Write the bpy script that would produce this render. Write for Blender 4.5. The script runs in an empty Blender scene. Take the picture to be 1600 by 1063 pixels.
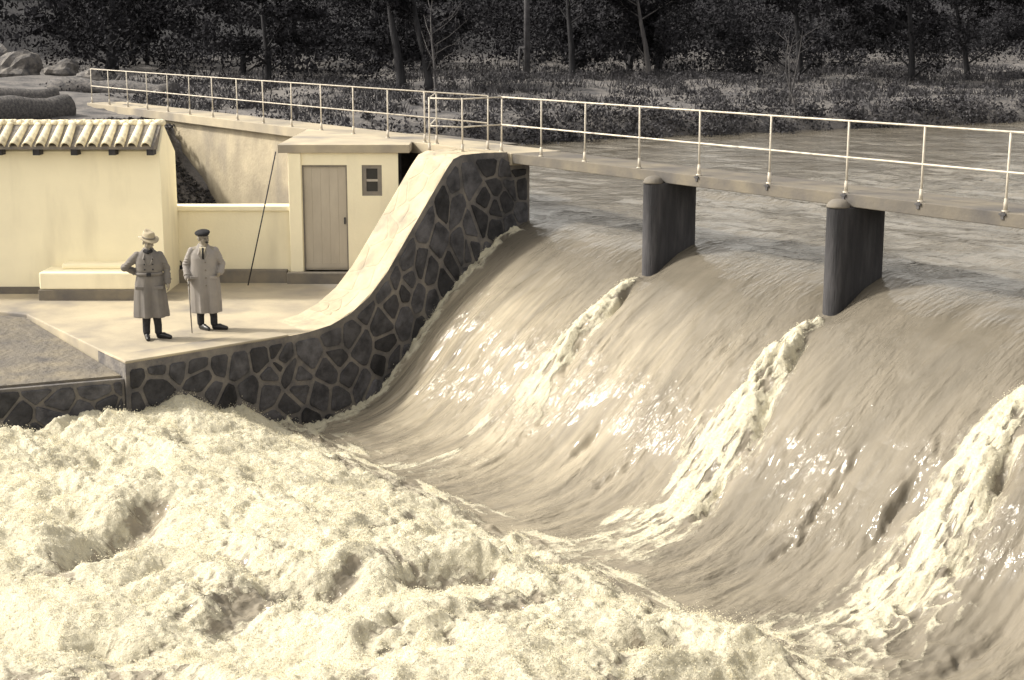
import bpy, bmesh, math, random
import numpy as np
from mathutils import Vector, Matrix
R = math.radians
random.seed(7)
rng = np.random.default_rng(7)
scene = bpy.context.scene
C = scene.collection

# ------------------------------------------------------------------ camera
ANG = R(34.595)                      # bridge direction against the view
PITCH = R(11.62)
V = Vector((-math.cos(ANG), math.sin(ANG), 0))     # level view direction
RT = Vector((math.sin(ANG), math.cos(ANG), 0))     # level right direction
ROT = math.atan2(RT.y, RT.x)                       # z-rotation of things that face the camera bank
cam_d = bpy.data.cameras.new('camera'); cam = bpy.data.objects.new('camera', cam_d); C.objects.link(cam)
fw = V*math.cos(PITCH) - Vector((0, 0, 1))*math.sin(PITCH)
up = V*math.sin(PITCH) + Vector((0, 0, 1))*math.cos(PITCH)
cam.matrix_world = Matrix(((RT.x, up.x, -fw.x, 0), (RT.y, up.y, -fw.y, 0), (RT.z, up.z, -fw.z, 2.3), (0, 0, 0, 1)))
cam_d.lens = 54.0; cam_d.sensor_width = 36.0; cam_d.clip_end = 2000
scene.camera = cam

# ------------------------------------------------------------------ light
SUN = Vector((-0.48, -0.56, 0.675)).normalized()
world = bpy.data.worlds.new('World'); scene.world = world; world.use_nodes = True
wn = world.node_tree.nodes; wl = world.node_tree.links
sky = wn.new('ShaderNodeTexSky'); sky.sky_type = 'NISHITA'; sky.sun_disc = False
sky.sun_elevation = math.asin(SUN.z); sky.sun_rotation = math.atan2(SUN.x, SUN.y)
sky.dust_density = 3.0
hs = wn.new('ShaderNodeHueSaturation'); hs.inputs['Saturation'].default_value = 0.12
wl.new(sky.outputs[0], hs.inputs['Color'])
bg = wn['Background']; bg.inputs['Strength'].default_value = 0.15
tn = wn.new('ShaderNodeMix'); tn.data_type = 'RGBA'; tn.blend_type = 'MULTIPLY'; tn.inputs[0].default_value = 1.0
tn.inputs[7].default_value = (1.0, 0.94, 0.84, 1); wl.new(hs.outputs[0], tn.inputs[6]); wl.new(tn.outputs[2], bg.inputs['Color'])
sd = bpy.data.lights.new('sun', 'SUN'); sd.energy = 2.4; sd.angle = R(5.0); sd.color = (1.0, 0.94, 0.82)
so = bpy.data.objects.new('sun', sd); C.objects.link(so)
so.rotation_euler = (-SUN).to_track_quat('-Z', 'Y').to_euler(); so.location = SUN*60
vs = scene.view_settings
vs.view_transform = 'Standard'; vs.look = 'None'; vs.gamma = 1.0; vs.use_curve_mapping = False; vs.exposure = 1.0

# ------------------------------------------------------------------ helpers
def tag(o, label=None, cat=None, group=None, kind=None):
    if label: o['label'] = label
    if cat: o['category'] = cat
    if group: o['group'] = group
    if kind: o['kind'] = kind
    return o

def empty(name, loc=(0, 0, 0), rz=0.0):
    o = bpy.data.objects.new(name, None); C.objects.link(o)
    o.location = loc; o.rotation_euler = (0, 0, rz); o.empty_display_size = 0.1
    return o

def mesh_obj(name, verts, faces, mat, parent=None, smooth=False):
    me = bpy.data.meshes.new(name)
    me.from_pydata([tuple(p) for p in verts], [], [tuple(f) for f in faces]); me.update()
    if smooth: me.polygons.foreach_set('use_smooth', [True]*len(me.polygons))
    if mat: me.materials.append(mat)
    o = bpy.data.objects.new(name, me); C.objects.link(o)
    if parent: o.parent = parent
    return o

def same(o, parent, loc=None, rot=None, scale=None):
    c = o.copy(); C.objects.link(c); c.parent = parent
    if loc is not None: c.location = loc
    if rot is not None: c.rotation_euler = rot
    if scale is not None: c.scale = scale
    return c

class MB:
    """collects simple solids into one mesh"""
    def __init__(s): s.v = []; s.f = []
    def add(s, v, f):
        n = len(s.v); s.v += [tuple(p) for p in v]; s.f += [tuple(i+n for i in q) for q in f]; return s
    def box(s, x0, x1, y0, y1, z0, z1):
        v = [(x0,y0,z0),(x1,y0,z0),(x1,y1,z0),(x0,y1,z0),(x0,y0,z1),(x1,y0,z1),(x1,y1,z1),(x0,y1,z1)]
        return s.add(v, [(3,2,1,0),(4,5,6,7),(0,1,5,4),(1,2,6,5),(2,3,7,6),(3,0,4,7)])
    def prism(s, poly, h0, h1, fn):
        """poly: 2-D outline (ccw); fn(a,b,h) -> point"""
        n = len(poly)
        v = [fn(a, b, h0) for a, b in poly] + [fn(a, b, h1) for a, b in poly]
        f = [tuple(range(n-1, -1, -1)), tuple(range(n, 2*n))]
        f += [(i, (i+1) % n, n+(i+1) % n, n+i) for i in range(n)]
        return s.add(v, f)
    def tube(s, pts, rad, seg=8, caps=True):
        pts = [Vector(p) for p in pts]; n = len(pts)
        if not hasattr(rad, '__len__'): rad = [rad]*n
        v = []; f = []
        t0 = (pts[1]-pts[0]).normalized()
        ref = Vector((0, 0, 1)) if abs(t0.z) < 0.9 else Vector((1, 0, 0))
        for i, p in enumerate(pts):
            t = (pts[min(i+1, n-1)]-pts[max(i-1, 0)]).normalized()
            a = t.cross(ref)
            if a.length < 1e-4: a = t.cross(Vector((0.3, 1, 0.2)))
            a.normalize(); b = t.cross(a)
            for k in range(seg):
                w = 2*math.pi*k/seg
                v.append(p + (a*math.cos(w)+b*math.sin(w))*rad[i])
        for i in range(n-1):
            for k in range(seg):
                k2 = (k+1) % seg
                f.append((i*seg+k, i*seg+k2, (i+1)*seg+k2, (i+1)*seg+k))
        if caps:
            f.append(tuple(range(seg-1, -1, -1))); f.append(tuple((n-1)*seg+k for k in range(seg)))
        return s.add(v, f)
    def ball(s, c, r, seg=12, ring=8, rot=None):
        if not hasattr(r, '__len__'): r = (r, r, r)
        v = [(0, 0, 1)]; 
        for i in range(1, ring):
            a = math.pi*i/ring
            for k in range(seg):
                w = 2*math.pi*k/seg
                v.append((math.sin(a)*math.cos(w), math.sin(a)*math.sin(w), math.cos(a)))
        v.append((0, 0, -1)); f = []
        for k in range(seg): f.append((0, 1+k, 1+(k+1) % seg))
        for i in range(ring-2):
            for k in range(seg):
                a = 1+i*seg+k; b = 1+i*seg+(k+1) % seg
                f.append((a, a+seg, b+seg, b))
        L = len(v)-1; o = 1+(ring-2)*seg
        for k in range(seg): f.append((L, o+(k+1) % seg, o+k))
        vv = [Vector((p[0]*r[0], p[1]*r[1], p[2]*r[2])) for p in v]
        if rot is not None: vv = [rot @ p for p in vv]
        return s.add([p+Vector(c) for p in vv], f)
    def chain(s, pts, rad, seg=10):
        """round-ended limb"""
        s.tube(pts, rad, seg)
        for p, r in zip(pts, rad): s.ball(p, r, seg, 6)
        return s
    def loft(s, rings, cap=True):
        n = len(rings[0]); v = [p for r in rings for p in r]; f = []
        for i in range(len(rings)-1):
            for k in range(n):
                f.append((i*n+k, i*n+(k+1) % n, (i+1)*n+(k+1) % n, (i+1)*n+k))
        if cap:
            f.append(tuple(range(n-1, -1, -1))); f.append(tuple((len(rings)-1)*n+k for k in range(n)))
        return s.add(v, f)
    def build(s, name, mat, parent=None, smooth=False, bevel=0, remesh=0, sm_it=0):
        o = mesh_obj(name, s.v, s.f, mat, parent, smooth)
        if bevel:
            m = o.modifiers.new('bevel', 'BEVEL'); m.width = bevel; m.segments = 2; m.limit_method = 'ANGLE'
        if remesh:
            m = o.modifiers.new('remesh', 'REMESH'); m.mode = 'VOXEL'; m.voxel_size = remesh; m.use_smooth_shade = True
            if sm_it:
                k = o.modifiers.new('smooth', 'SMOOTH'); k.factor = 0.5; k.iterations = sm_it
        return o

_G = {}
def perlin(x, y, seed=0):
    if seed not in _G:
        t = np.random.default_rng(seed*7919+13).uniform(0, 2*np.pi, 65536).astype(np.float32)
        _G[seed] = (np.cos(t)*1.5, np.sin(t)*1.5)
    gc, gs = _G[seed]
    x = np.asarray(x, np.float32); y = np.asarray(y, np.float32)
    xi = np.floor(x); yi = np.floor(y); fx = x-xi; fy = y-yi
    ia = xi.astype(np.int32) & 255; ja = (yi.astype(np.int32) & 255) << 8
    ib = (ia+1) & 255; jb = (ja+256) & 65535
    u = fx*fx*fx*(fx*(fx*6-15)+10); w = fy*fy*fy*(fy*(fy*6-15)+10)
    k = ja+ia; n00 = gc[k]*fx+gs[k]*fy
    k = ja+ib; n10 = gc[k]*(fx-1)+gs[k]*fy
    k = jb+ia; n01 = gc[k]*fx+gs[k]*(fy-1)
    k = jb+ib; n11 = gc[k]*(fx-1)+gs[k]*(fy-1)
    a = n00+(n10-n00)*u; b = n01+(n11-n01)*u
    return a+(b-a)*w
def fbm(x, y, oct=4, seed=0, gain=0.5, lac=2.03):
    s = 0; a = 1.0
    for k in range(oct):
        s = s+a*perlin(x, y, seed+k*17); x = x*lac+3.1; y = y*lac-1.7; a *= gain
    return s
def sstep(a, b, x):
    t = np.clip((x-a)/(b-a), 0, 1); return t*t*(3-2*t)

# ------------------------------------------------------------------ materials
MATS = {}
def sep(l, w=1.0):
    """tone of the sepia print: light tones cream, dark tones slightly blue"""
    t = min(1, max(0, (l-0.02)/0.3))*w; u = min(1, max(0, (l-0.45)/0.3))
    return (l*(0.97+0.11*t), l*(0.97-0.04*t+0.06*u), l*(1.12-0.45*t+0.06*u), 1)
def mat(name, l0, l1, scale=4.0, rough=0.85, bump=0.0, bscale=None, stretch=(1, 1, 1), spec=0.3, w=1.0, stain=None, detail=6.0, contrast=(0.35, 0.65), rnd=(0.86, 1.1)):
    if name in MATS: return MATS[name]
    m = bpy.data.materials.new(name); m.use_nodes = True; MATS[name] = m
    n = m.node_tree.nodes; l = m.node_tree.links; b = n['Principled BSDF']
    tc = n.new('ShaderNodeTexCoord'); mp = n.new('ShaderNodeMapping'); mp.inputs['Scale'].default_value = stretch
    l.new(tc.outputs['Object'], mp.inputs[0])
    nz = n.new('ShaderNodeTexNoise'); nz.inputs['Scale'].default_value = scale; nz.inputs['Detail'].default_value = detail
    nz.inputs['Roughness'].default_value = 0.6
    l.new(mp.outputs[0], nz.inputs['Vector'])
    cr = n.new('ShaderNodeValToRGB'); cr.color_ramp.elements[0].color = sep(l0, w); cr.color_ramp.elements[1].color = sep(l1, w)
    cr.color_ramp.elements[0].position = contrast[0]; cr.color_ramp.elements[1].position = contrast[1]
    l.new(nz.outputs['Fac'], cr.inputs[0]); col = cr.outputs[0]
    if stain:      # (tone, scale, low, high): blotches of weathering
        n2 = n.new('ShaderNodeTexNoise'); n2.inputs['Scale'].default_value = stain[1]; n2.inputs['Detail'].default_value = 5
        mp2 = n.new('ShaderNodeMapping'); mp2.inputs['Scale'].default_value = stain[4] if len(stain) > 4 else (1, 1, 1)
        l.new(tc.outputs['Object'], mp2.inputs[0]); l.new(mp2.outputs[0], n2.inputs['Vector'])
        r2 = n.new('ShaderNodeMapRange'); r2.inputs[1].default_value = stain[2]; r2.inputs[2].default_value = stain[3]
        l.new(n2.outputs['Fac'], r2.inputs[0])
        mx = n.new('ShaderNodeMix'); mx.data_type = 'RGBA'; l.new(r2.outputs[0], mx.inputs[0])
        l.new(col, mx.inputs[6]); mx.inputs[7].default_value = sep(stain[0], w); col = mx.outputs[2]
    oi = n.new('ShaderNodeObjectInfo'); mr = n.new('ShaderNodeMapRange'); mr.inputs[3].default_value = rnd[0]; mr.inputs[4].default_value = rnd[1]
    l.new(oi.outputs['Random'], mr.inputs[0])
    mu = n.new('ShaderNodeMix'); mu.data_type = 'RGBA'; mu.blend_type = 'MULTIPLY'; mu.inputs[0].default_value = 1
    l.new(col, mu.inputs[6]); l.new(mr.outputs[0], mu.inputs[7]); l.new(mu.outputs[2], b.inputs['Base Color'])
    b.inputs['Roughness'].default_value = rough; b.inputs['Specular IOR Level'].default_value = spec
    if bump:
        n3 = n.new('ShaderNodeTexNoise'); n3.inputs['Scale'].default_value = bscale or scale*3; n3.inputs['Detail'].default_value = 8
        l.new(mp.outputs[0], n3.inputs['Vector'])
        bp = n.new('ShaderNodeBump'); bp.inputs['Strength'].default_value = 1.0; bp.inputs['Distance'].default_value = bump
        l.new(n3.outputs['Fac'], bp.inputs['Height']); l.new(bp.outputs[0], b.inputs['Normal'])
    return m

M_white = mat('limewash', 0.85, 0.90, 1.2, 0.9, 0.004, 18, stain=(0.70, 1.3, 0.52, 0.82, (1.6, 1.6, 0.35)), rnd=(0.97, 1.03))
M_ramp = mat('limewashed_stone', 0.34, 0.44, 3.0, 0.9, 0.012, 14, stain=(0.27, 2.2, 0.52, 0.75))
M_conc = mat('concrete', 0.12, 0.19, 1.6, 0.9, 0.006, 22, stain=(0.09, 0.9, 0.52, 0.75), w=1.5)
M_conc_stain = mat('stained_concrete', 0.30, 0.46, 1.0, 0.9, 0.012, 12, stain=(0.22, 0.8, 0.52, 0.72, (1, 1, 0.5)))
M_terr = mat('terrace_concrete', 0.28, 0.40, 0.8, 0.7, 0.004, 20, stain=(0.17, 0.7, 0.50, 0.72))
M_plinth = mat('grey_plinth', 0.15, 0.22, 2.5, 0.85, 0.006, 20, w=1.3)
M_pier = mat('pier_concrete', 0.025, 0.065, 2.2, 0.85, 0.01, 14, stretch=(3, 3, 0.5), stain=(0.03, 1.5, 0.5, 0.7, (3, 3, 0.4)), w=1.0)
M_stone = mat('dark_stone', 0.025, 0.075, 4.0, 0.8, 0.03, 14, rnd=(0.55, 1.7), w=0.7)
M_mort = mat('mortar', 0.11, 0.20, 4.0, 0.9, 0.02, 18, stain=(0.05, 1.2, 0.5, 0.72))
M_rail = mat('white_rail_paint', 0.42, 0.58, 9, 0.6, 0, w=0.7, stain=(0.16, 5, 0.6, 0.75))
M_iron = mat('rusty_bracket', 0.05, 0.11, 20, 0.8, 0)
M_door = mat('grey_door_paint', 0.44, 0.50, 2.0, 0.7, 0.002, 12, stretch=(2, 2, 0.6), rnd=(0.98, 1.01), w=0.8)
M_frame = mat('grey_frame_paint', 0.19, 0.25, 6.0, 0.7, 0)
M_glass = mat('dark_pane', 0.012, 0.03, 3, 0.15, 0, spec=0.5)
M_tile = mat('limewashed_tile', 0.60, 0.80, 6, 0.9, 0.008, 30, stain=(0.36, 7, 0.5, 0.72))
M_tilebed = mat('tile_mortar', 0.14, 0.24, 9, 0.95, 0.015, 25)
M_dark = mat('dark_timber_and_shade', 0.035, 0.07, 6, 0.85, 0)  # dark wood; in the recess and hut void it paints shade
M_earth = mat('earth', 0.06, 0.15, 1.6, 0.95, 0.06, 9, stain=(0.15, 0.4, 0.45, 0.65))
M_bed = mat('bed_earth', 0.10, 0.21, 1.6, 0.95, 0.05, 9, stain=(0.16, 0.9, 0.5, 0.7), w=1.4)
M_gravel = mat('dark_gravel', 0.04, 0.13, 9.0, 0.95, 0.08, 14)
M_rock = mat('pale_rock', 0.07, 0.18, 3, 0.9, 0.05, 8)
M_bark = mat('bark', 0.015, 0.04, 3, 0.95, 0.03, 9, stretch=(4, 4, 0.5))
M_bark_pale = mat('pale_bark', 0.06, 0.13, 3, 0.95, 0.03, 9, stretch=(4, 4, 0.5))
M_log = mat('log_bark', 0.06, 0.15, 3, 0.95, 0.04, 9, stretch=(0.6, 5, 5))
M_leaf = mat('dark_leaves', 0.012, 0.038, 0.45, 0.95, 0, spec=0.05, w=0.5)
M_leaf2 = mat('scrub_leaves', 0.035, 0.085, 0.7, 0.95, 0, spec=0.05, w=0.9)
M_grass = mat('dry_grass', 0.025, 0.085, 0.35, 0.9, 0, w=0.9)
M_coat1 = mat('trench_cloth', 0.15, 0.18, 5, 0.95, 0.001, 60)
M_coat2 = mat('grey_overcoat_cloth', 0.25, 0.29, 5, 0.95, 0.001, 60, w=0.6)
M_trous = mat('dark_trousers', 0.02, 0.035, 20, 0.9, 0)
M_shoe = mat('black_leather', 0.012, 0.02, 10, 0.35, 0, spec=0.5)
M_skin = mat('skin', 0.22, 0.28, 6, 0.6, 0)
M_felt = mat('pale_felt', 0.3, 0.38, 12, 0.95, 0)
M_beret = mat('black_beret', 0.014, 0.024, 20, 0.95, 0)
M_black = mat('black_cloth', 0.012, 0.022, 20, 0.9, 0)
M_shirt = mat('white_shirt', 0.6, 0.7, 10, 0.9, 0)
M_cane = mat('cane_wood', 0.16, 0.24, 10, 0.5, 0)

# ------------------------------------------------------------------ water
XLs = -0.15
def XL(y): return -21.95 + XLs*(y-8.0)        # water face of the stone side wall
PIERS = [-18.87, -14.88, -11.05, -7.2, -3.4]
prof = np.array([(-40,-3.65),(3,-3.65),(8,-3.62),(9.2,-3.72),(9.9,-3.90),(10.5,-4.12),(10.9,-4.22),(11.4,-4.24),(12.1,-4.17),(12.6,-4.01),(13,-3.75),
                 (13.4,-3.36),(13.8,-2.89),(14.5,-2.27),(15.1,-1.86),(15.6,-1.55),(16.1,-1.33),(16.6,-1.22),(17.5,-1.17),(20,-1.13),(140,-1.1)])
_py = np.arange(-40, 140, 0.05); _pz = np.interp(_py, prof[:, 0], prof[:, 1])
_k = np.exp(-0.5*(np.arange(-14, 15)*0.05/0.22)**2); _k /= _k.sum()
_pz = np.convolve(np.pad(_pz, 14, mode='edge'), _k, 'valid')
def profile(y): return np.interp(y, _py, _pz)

def spaced(segs):
    out = []
    for a, b, st in segs: out.append(np.arange(a, b, st))
    out.append([segs[-1][1]]); return np.concatenate(out)
wx = spaced([(-40, -26, 0.25), (-26, -24, 0.08), (-24, -8, 0.025), (-8, -1.9, 0.08)])
wy = spaced([(-30, 0, 0.5), (0, 3.2, 0.1), (3.2, 13.5, 0.025), (13.5, 17.2, 0.032), (17.2, 32, 0.09), (32, 60, 0.25), (60, 130, 1.0)])
X, Y = np.meshgrid(wx, wy)
Z = profile(Y + 0.10*perlin(X*0.5, Y*0.12, 5) + 0.04*perlin(X*1.7, Y*0.15, 6))
foam = np.zeros_like(X)
slope = sstep(11.2, 12.4, Y)*(1-sstep(14.2, 15.4, Y))            # the fast face of the weir
face = sstep(10.6, 11.5, Y)*(1-sstep(14.6, 15.9, Y))
upst = sstep(15.8, 18.5, Y)
# flow lines down the face
lines = fbm(X*4.5+0.6*perlin(X*1.2, Y*0.5, 8), Y*0.55, 4, 11, 0.55)
Z += face*(0.024*lines*np.clip(.8+.8*perlin(X*.6, Y*.5, 22), .3, 1.6) + 0.022*perlin(X*1.3, Y*0.35, 21))
rip = perlin(X*9, Y*2.2, 31)
for fx_, sd_, am_ in ((1.5, 23, .022), (3.1, 24, .012), (5.5, 25, .007)):     # sharp creases between the strands of water
    cn = perlin(X*fx_+.15*perlin(X*2, Y*.8, 26), Y*.33*fx_**.5, sd_); Z -= face*am_*np.exp(-(cn/.07)**2)*np.clip(.4+1.3*perlin(X*.9, Y*.9, sd_+5), 0, 1.2)
chop = perlin(X*15, Y*5.5, 34)*np.clip(0.35+1.5*perlin(X*0.7, Y*0.8, 35), 0, 1.4)
Z += slope*0.012*chop
Z += slope*0.012*rip*np.clip(0.5+perlin(X*0.5, Y*0.5, 33), 0, 1.3)
# upstream: slow swells drawn out along the bridge, broken by small ripples
Z += upst*(0.05*fbm(X*0.35, Y*0.8, 3, 41) + 0.030*fbm(X*1.1, Y*2.4, 3, 43)*np.clip(.6+perlin(X*.2, Y*.3, 45), .1, 1.5))
Z += (1-face)*sstep(14.0, 15.5, Y)*0.012*fbm(X*1.0, Y*2.2, 3, 44)
# draw-down and pillow at the piers and side wall
for px in PIERS:
    d2 = ((X-px)/0.5)**2
    Z += 0.07*np.exp(-d2-((Y-16.75)/0.35)**2) - 0.13*np.exp(-((np.abs(X-px)-0.1)/0.3)**2-((Y-15.65)/0.4)**2)
Z -= 0.08*np.exp(-((X-XL(Y))/0.5)**2)*face
# wakes behind the piers
feather = fbm(X*9, Y*2.0, 3, 55); wake_noise = fbm(X*3.0, Y*2.2, 4, 51); wk2 = fbm(X*9, Y*7, 3, 57)
lumpy = 1-np.abs(fbm(X*5, Y*4, 3, 61))
for i, px in enumerate(PIERS):
    t = np.clip((15.56-Y)/4.6, 0, 1)
    cxw = px + 0.0 + (0.10, 0.30, 0.25, 0.2, 0.2)[i]*t + 0.12*perlin(Y*1.1, Y*0+i*7.3, 71)*sstep(0, .2, t)
    wd = (0.10+1.15*t**0.9*(1-.35*t)+(0.35*t if i >= 2 else 0))*(1+0.35*perlin(Y*1.6, Y*0+3.3*i, 73))*(0.68, 0.80, 0.50, .6, .6)[i]
    on = sstep(0.0, 0.03, t)*(1-0.75*sstep(0.30, 0.62, t) if i == 0 else 1-0.6*sstep(0.5, 0.95, t))
    q = (X-cxw)/wd
    prof_w = np.where(q > 0, np.exp(-(q*1.6)**4), np.exp(-(q*0.9)**2))
    rag = 0.75+0.5*wake_noise+0.28*wk2+0.3*feather+0.16*perlin(X*19, Y*15, 58)
    Z += on*prof_w*((0.16 if i == 1 else 0.12)*np.exp(-((t-0.24)/0.2)**2)+0.03)*(rag+0.25*perlin(X*13, Y*11, 59))
    tr = np.exp(-((q-0.95)/0.26)**2)                                # steep dark trough on the right flank
    Z -= sstep(0.04, 0.12, t)*(1-sstep(0.5, 0.75, t))*tr*(0.26 if i else 0.13)*np.clip(0.45+1.8*perlin(Y*1.3, Y*0+5.1*i, 75)+.4*wk2, 0, 1.4)
    foam = np.maximum(foam, on*np.clip(1.25*np.exp(-(q*0.95)**2)*(0.80+0.7*wake_noise+0.4*wk2+0.8*feather)-0.05, 0, 1))
    # foam strings drifting into the trough
    st = np.exp(-((q+0.7-0.7*perlin(Y*0.9, X*0.3, 77+i))/0.6)**2)*sstep(0.15, 0.5, t)
    foam = np.maximum(foam, 0.8*st*np.clip(0.15+1.5*fbm(X*4.5, Y*1.1, 3, 79), 0, 1))
# standing ridges on the face
for rx, y0, y1, a in [(-12.75, 12.4, 14.1, 0.12), (-11.75, 12.8, 14.4, 0.12), (-17.2, 12.6, 13.6, 0.05), (-20.8, 12.8, 14.2, 0.045), (-9.7, 11.5, 13.0, 0.06), (-16.2, 12.2, 13.4, 0.06), (-13.7, 13.0, 14.6, 0.04)]:
    qq = (X-rx-0.10*perlin(Y*2.1, Y*0+rx, 81)-0.05*perlin(Y*6, Y*0+rx, 82)-0.12*(Y-y0)*0.3)/0.085
    w_ = sstep(y0, y0+0.5, Y)*(1-sstep(y1-0.5, y1, Y))
    Z += w_*a*(np.where(qq < 0, np.exp(-(qq*0.45)**2), np.exp(-(qq*1.3)**2))-1.1*np.exp(-((qq-1.3)/0.6)**2))*np.clip(0.6+1.2*perlin(Y*1.7, Y*0+rx*3, 83)+0.4*wk2, 0, 1.4)
# ragged foam along the stone wall
dw = X-XL(Y)
ed = np.exp(-((dw-0.05)/(0.10+0.09*(1+perlin(Y*2.1, Y*0, 91))+0.25*sstep(12.8, 11.2, Y)))**2)*(Y < 16.0)*sstep(10.0, 10.8, Y)
Z += ed*0.05*(1+1.5*wk2)
foam = np.maximum(foam, np.clip(1.1*ed*(0.8+0.8*wake_noise+0.6*wk2), 0, 1))
# hydraulic jump: the boil
front = 10.85 + 0.28*perlin(X*0.9, X*0, 101) + 0.14*perlin(X*2.7, X*0, 102) + 0.35*sstep(-12.2, -10.3, X) + 0.15*sstep(-20, -22, X)
j = sstep(0.0, 0.9, front-Y); jj = sstep(0.0, 0.12, front-Y)
ww = 0.5*perlin(X*0.6, Y*0.6, 103)
def domes(x, y, o, s, g=0.5):
    r = 0; a = 1.0
    for k in range(o):
        r = r + a*(np.abs(perlin(x, y, s+k*13))*2.0-0.45); x = x*2.07+1.3; y = y*2.07-2.2; a *= g
    return r
# long rollers lie askew to the flow, breaking up into froth
ua = X*0.80+Y*0.60; ub = -X*0.60+Y*0.80
wa = 0.35*perlin(X*1.3, Y*1.3, 104); wb = 0.35*perlin(X*1.3, Y*1.3, 105)
big = fbm(ua*0.26+ww*0.4, ub*0.60+ww, 2, 111)
mid = domes(ua*0.62+wa, ub*1.05+wb, 2, 121)
sml = domes(X*2.3+wa*2, Y*2.9+wb*2, 3, 131, 0.55)
mic = domes(X*9.5+wa*3, Y*11+wb*3, 2, 141, 0.7)
calm = np.clip(0.55+0.9*perlin(X*0.35, Y*0.35, 151), 0.2, 1.0)
Z += j*(0.34*big + 0.085*mid + 0.045*sml*calm + 0.020*mic*calm + 0.018*wk2 + 0.016*perlin(X*17, Y*17, 143))
Z += jj*(1-j)*0.06*sml
hollow = np.zeros_like(X)
# troughs between the rollers: end points, half width, depth
for ax_, ay_, bx_, by_, hw_, dp in [(-16.13, 5.05, -17.83, 6.85, 0.30, 0.30), (-13.80, 5.82, -14.52, 7.03, 0.26, 0.16), (-20.61, 8.16, -19.32, 9.43, 0.13, 0.13), (-18.50, 8.25, -16.87, 9.79, 0.15, 0.16), (-15.90, 9.88, -14.87, 10.16, 0.12, 0.12), (-15.51, 8.46, -15.21, 9.54, 0.14, 0.14), (-14.02, 8.28, -13.88, 9.22, 0.14, 0.12), (-12.62, 8.46, -12.73, 9.63, 0.20, 0.16), (-11.49, 8.86, -10.98, 9.60, 0.20, 0.26), (-12.69, 7.87, -11.86, 8.18, 0.16, 0.12), (-13.89, 7.10, -14.53, 7.92, 0.16, 0.14), (-15.29, 5.40, -15.74, 6.16, 0.10, 0.08), (-14.11, 4.50, -14.17, 4.69, 0.14, 0.14), (-21.36, 6.48, -22.04, 7.38, 0.10, 0.08), (-13.55, 9.70, -12.57, 10.04, 0.10, 0.10), (-12.45, 6.76, -12.73, 7.51, 0.12, 0.10), (-10.34, 8.89, -9.91, 9.64, 0.12, 0.14),]:
    ex_, ey_ = bx_-ax_, by_-ay_; L2 = ex_*ex_+ey_*ey_
    wx_ = X+0.12*perlin(X*1.8, Y*1.8, 155); wy_ = Y+0.12*perlin(X*1.8, Y*1.8, 156)
    tt = np.clip(((wx_-ax_)*ex_+(wy_-ay_)*ey_)/L2, 0.12, 0.88)
    dd = np.hypot(wx_-ax_-tt*ex_, wy_-ay_-tt*ey_)
    g_ = np.exp(-(dd/(hw_*1.1))**2)
    hollow = np.maximum(hollow, g_*min(1.0, dp/0.2+0.25)); Z -= dp*1.1*g_*(1+0.4*mid)
thin = np.clip(-0.5*mid-0.05+0.7*perlin(X*0.8, Y*1.1, 161)-0.9*sml, 0, 1)*1.1
ff = np.clip(1.0-thin*(0.35+0.65*sstep(-22, -12, X))-1.05*hollow*(0.72+0.5*wk2+0.35*sml), 0.0, 1)
soft = sstep(-0.25, 0.85, front-Y+0.5*fbm(X*1.6, Y*3.0, 3, 172))
foam = np.maximum(foam*(1-j), soft*ff)
foam = np.maximum(foam, sstep(0.6, 0.0, np.abs(front-Y+0.12))*np.clip(0.2+1.4*perlin(X*1.2, Y*6, 171), 0, 0.9)*(Y > front-0.1))
# broad lacy foam at the third pier
lace = np.abs(fbm(X*2.2, Y*1.8, 3, 181))
reg = np.exp(-((X+10.7-0.2*(13-Y))/0.7)**2)*sstep(14.9, 13.6, Y)*sstep(10.6, 11.4, Y)
foam = np.maximum(foam, 0.75*reg*np.clip(0.95-3.6*lace, 0, 1)); Z += reg*0.05*(0.5-lace*2)
spl = np.exp(-((X+21.75+0.1*(8-Y))/0.35)**2)*np.exp(-((Y-6.9)/1.1)**2)
Z += spl*(0.16+0.06*np.maximum(perlin(X*9, Y*9, 185), 0)+0.2*np.maximum(perlin(X*4, Y*4, 186), 0)); foam = np.maximum(foam, np.clip(spl*1.6, 0, 1))
Z += 0.16*np.exp(-((X+21.6)/1.8)**2)*sstep(11.3, 9.0, Y)
# a few foam flecks on the pool upstream
foam = np.maximum(foam, upst*0.35*np.clip(perlin(X*1.5, Y*5, 191)-0.55, 0, 1)*2)
# the surface stays under the terraces and banks
Z = np.where(X < XL(Y)-0.25, np.minimum(Z, profile(Y)-0.15*(Y < 16)), Z)

aer_light = sstep(15.7, 14.0, Y)*(0.22+0.70*sstep(-12, -20.5, X))*sstep(10.4, 12.6, Y) + sstep(12.6, 10.4, Y)*0.55  # aerated water, plus sunlit-face brightness and left-to-right light falloff put into the tone
aer_light = np.clip(aer_light*(1+0.4*fbm(X*2.6, Y*0.5, 3, 197)+0.4*fbm(X*8, Y*0.9, 3, 198)), 0, 1)
ny, nx = X.shape
co = np.empty((ny*nx, 3), np.float32); co[:, 0] = X.ravel(); co[:, 1] = Y.ravel(); co[:, 2] = Z.ravel()
idx = np.arange(ny*nx).reshape(ny, nx)
fq = np.stack([idx[:-1, :-1], idx[:-1, 1:], idx[1:, 1:], idx[1:, :-1]], -1).reshape(-1, 4)
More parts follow.
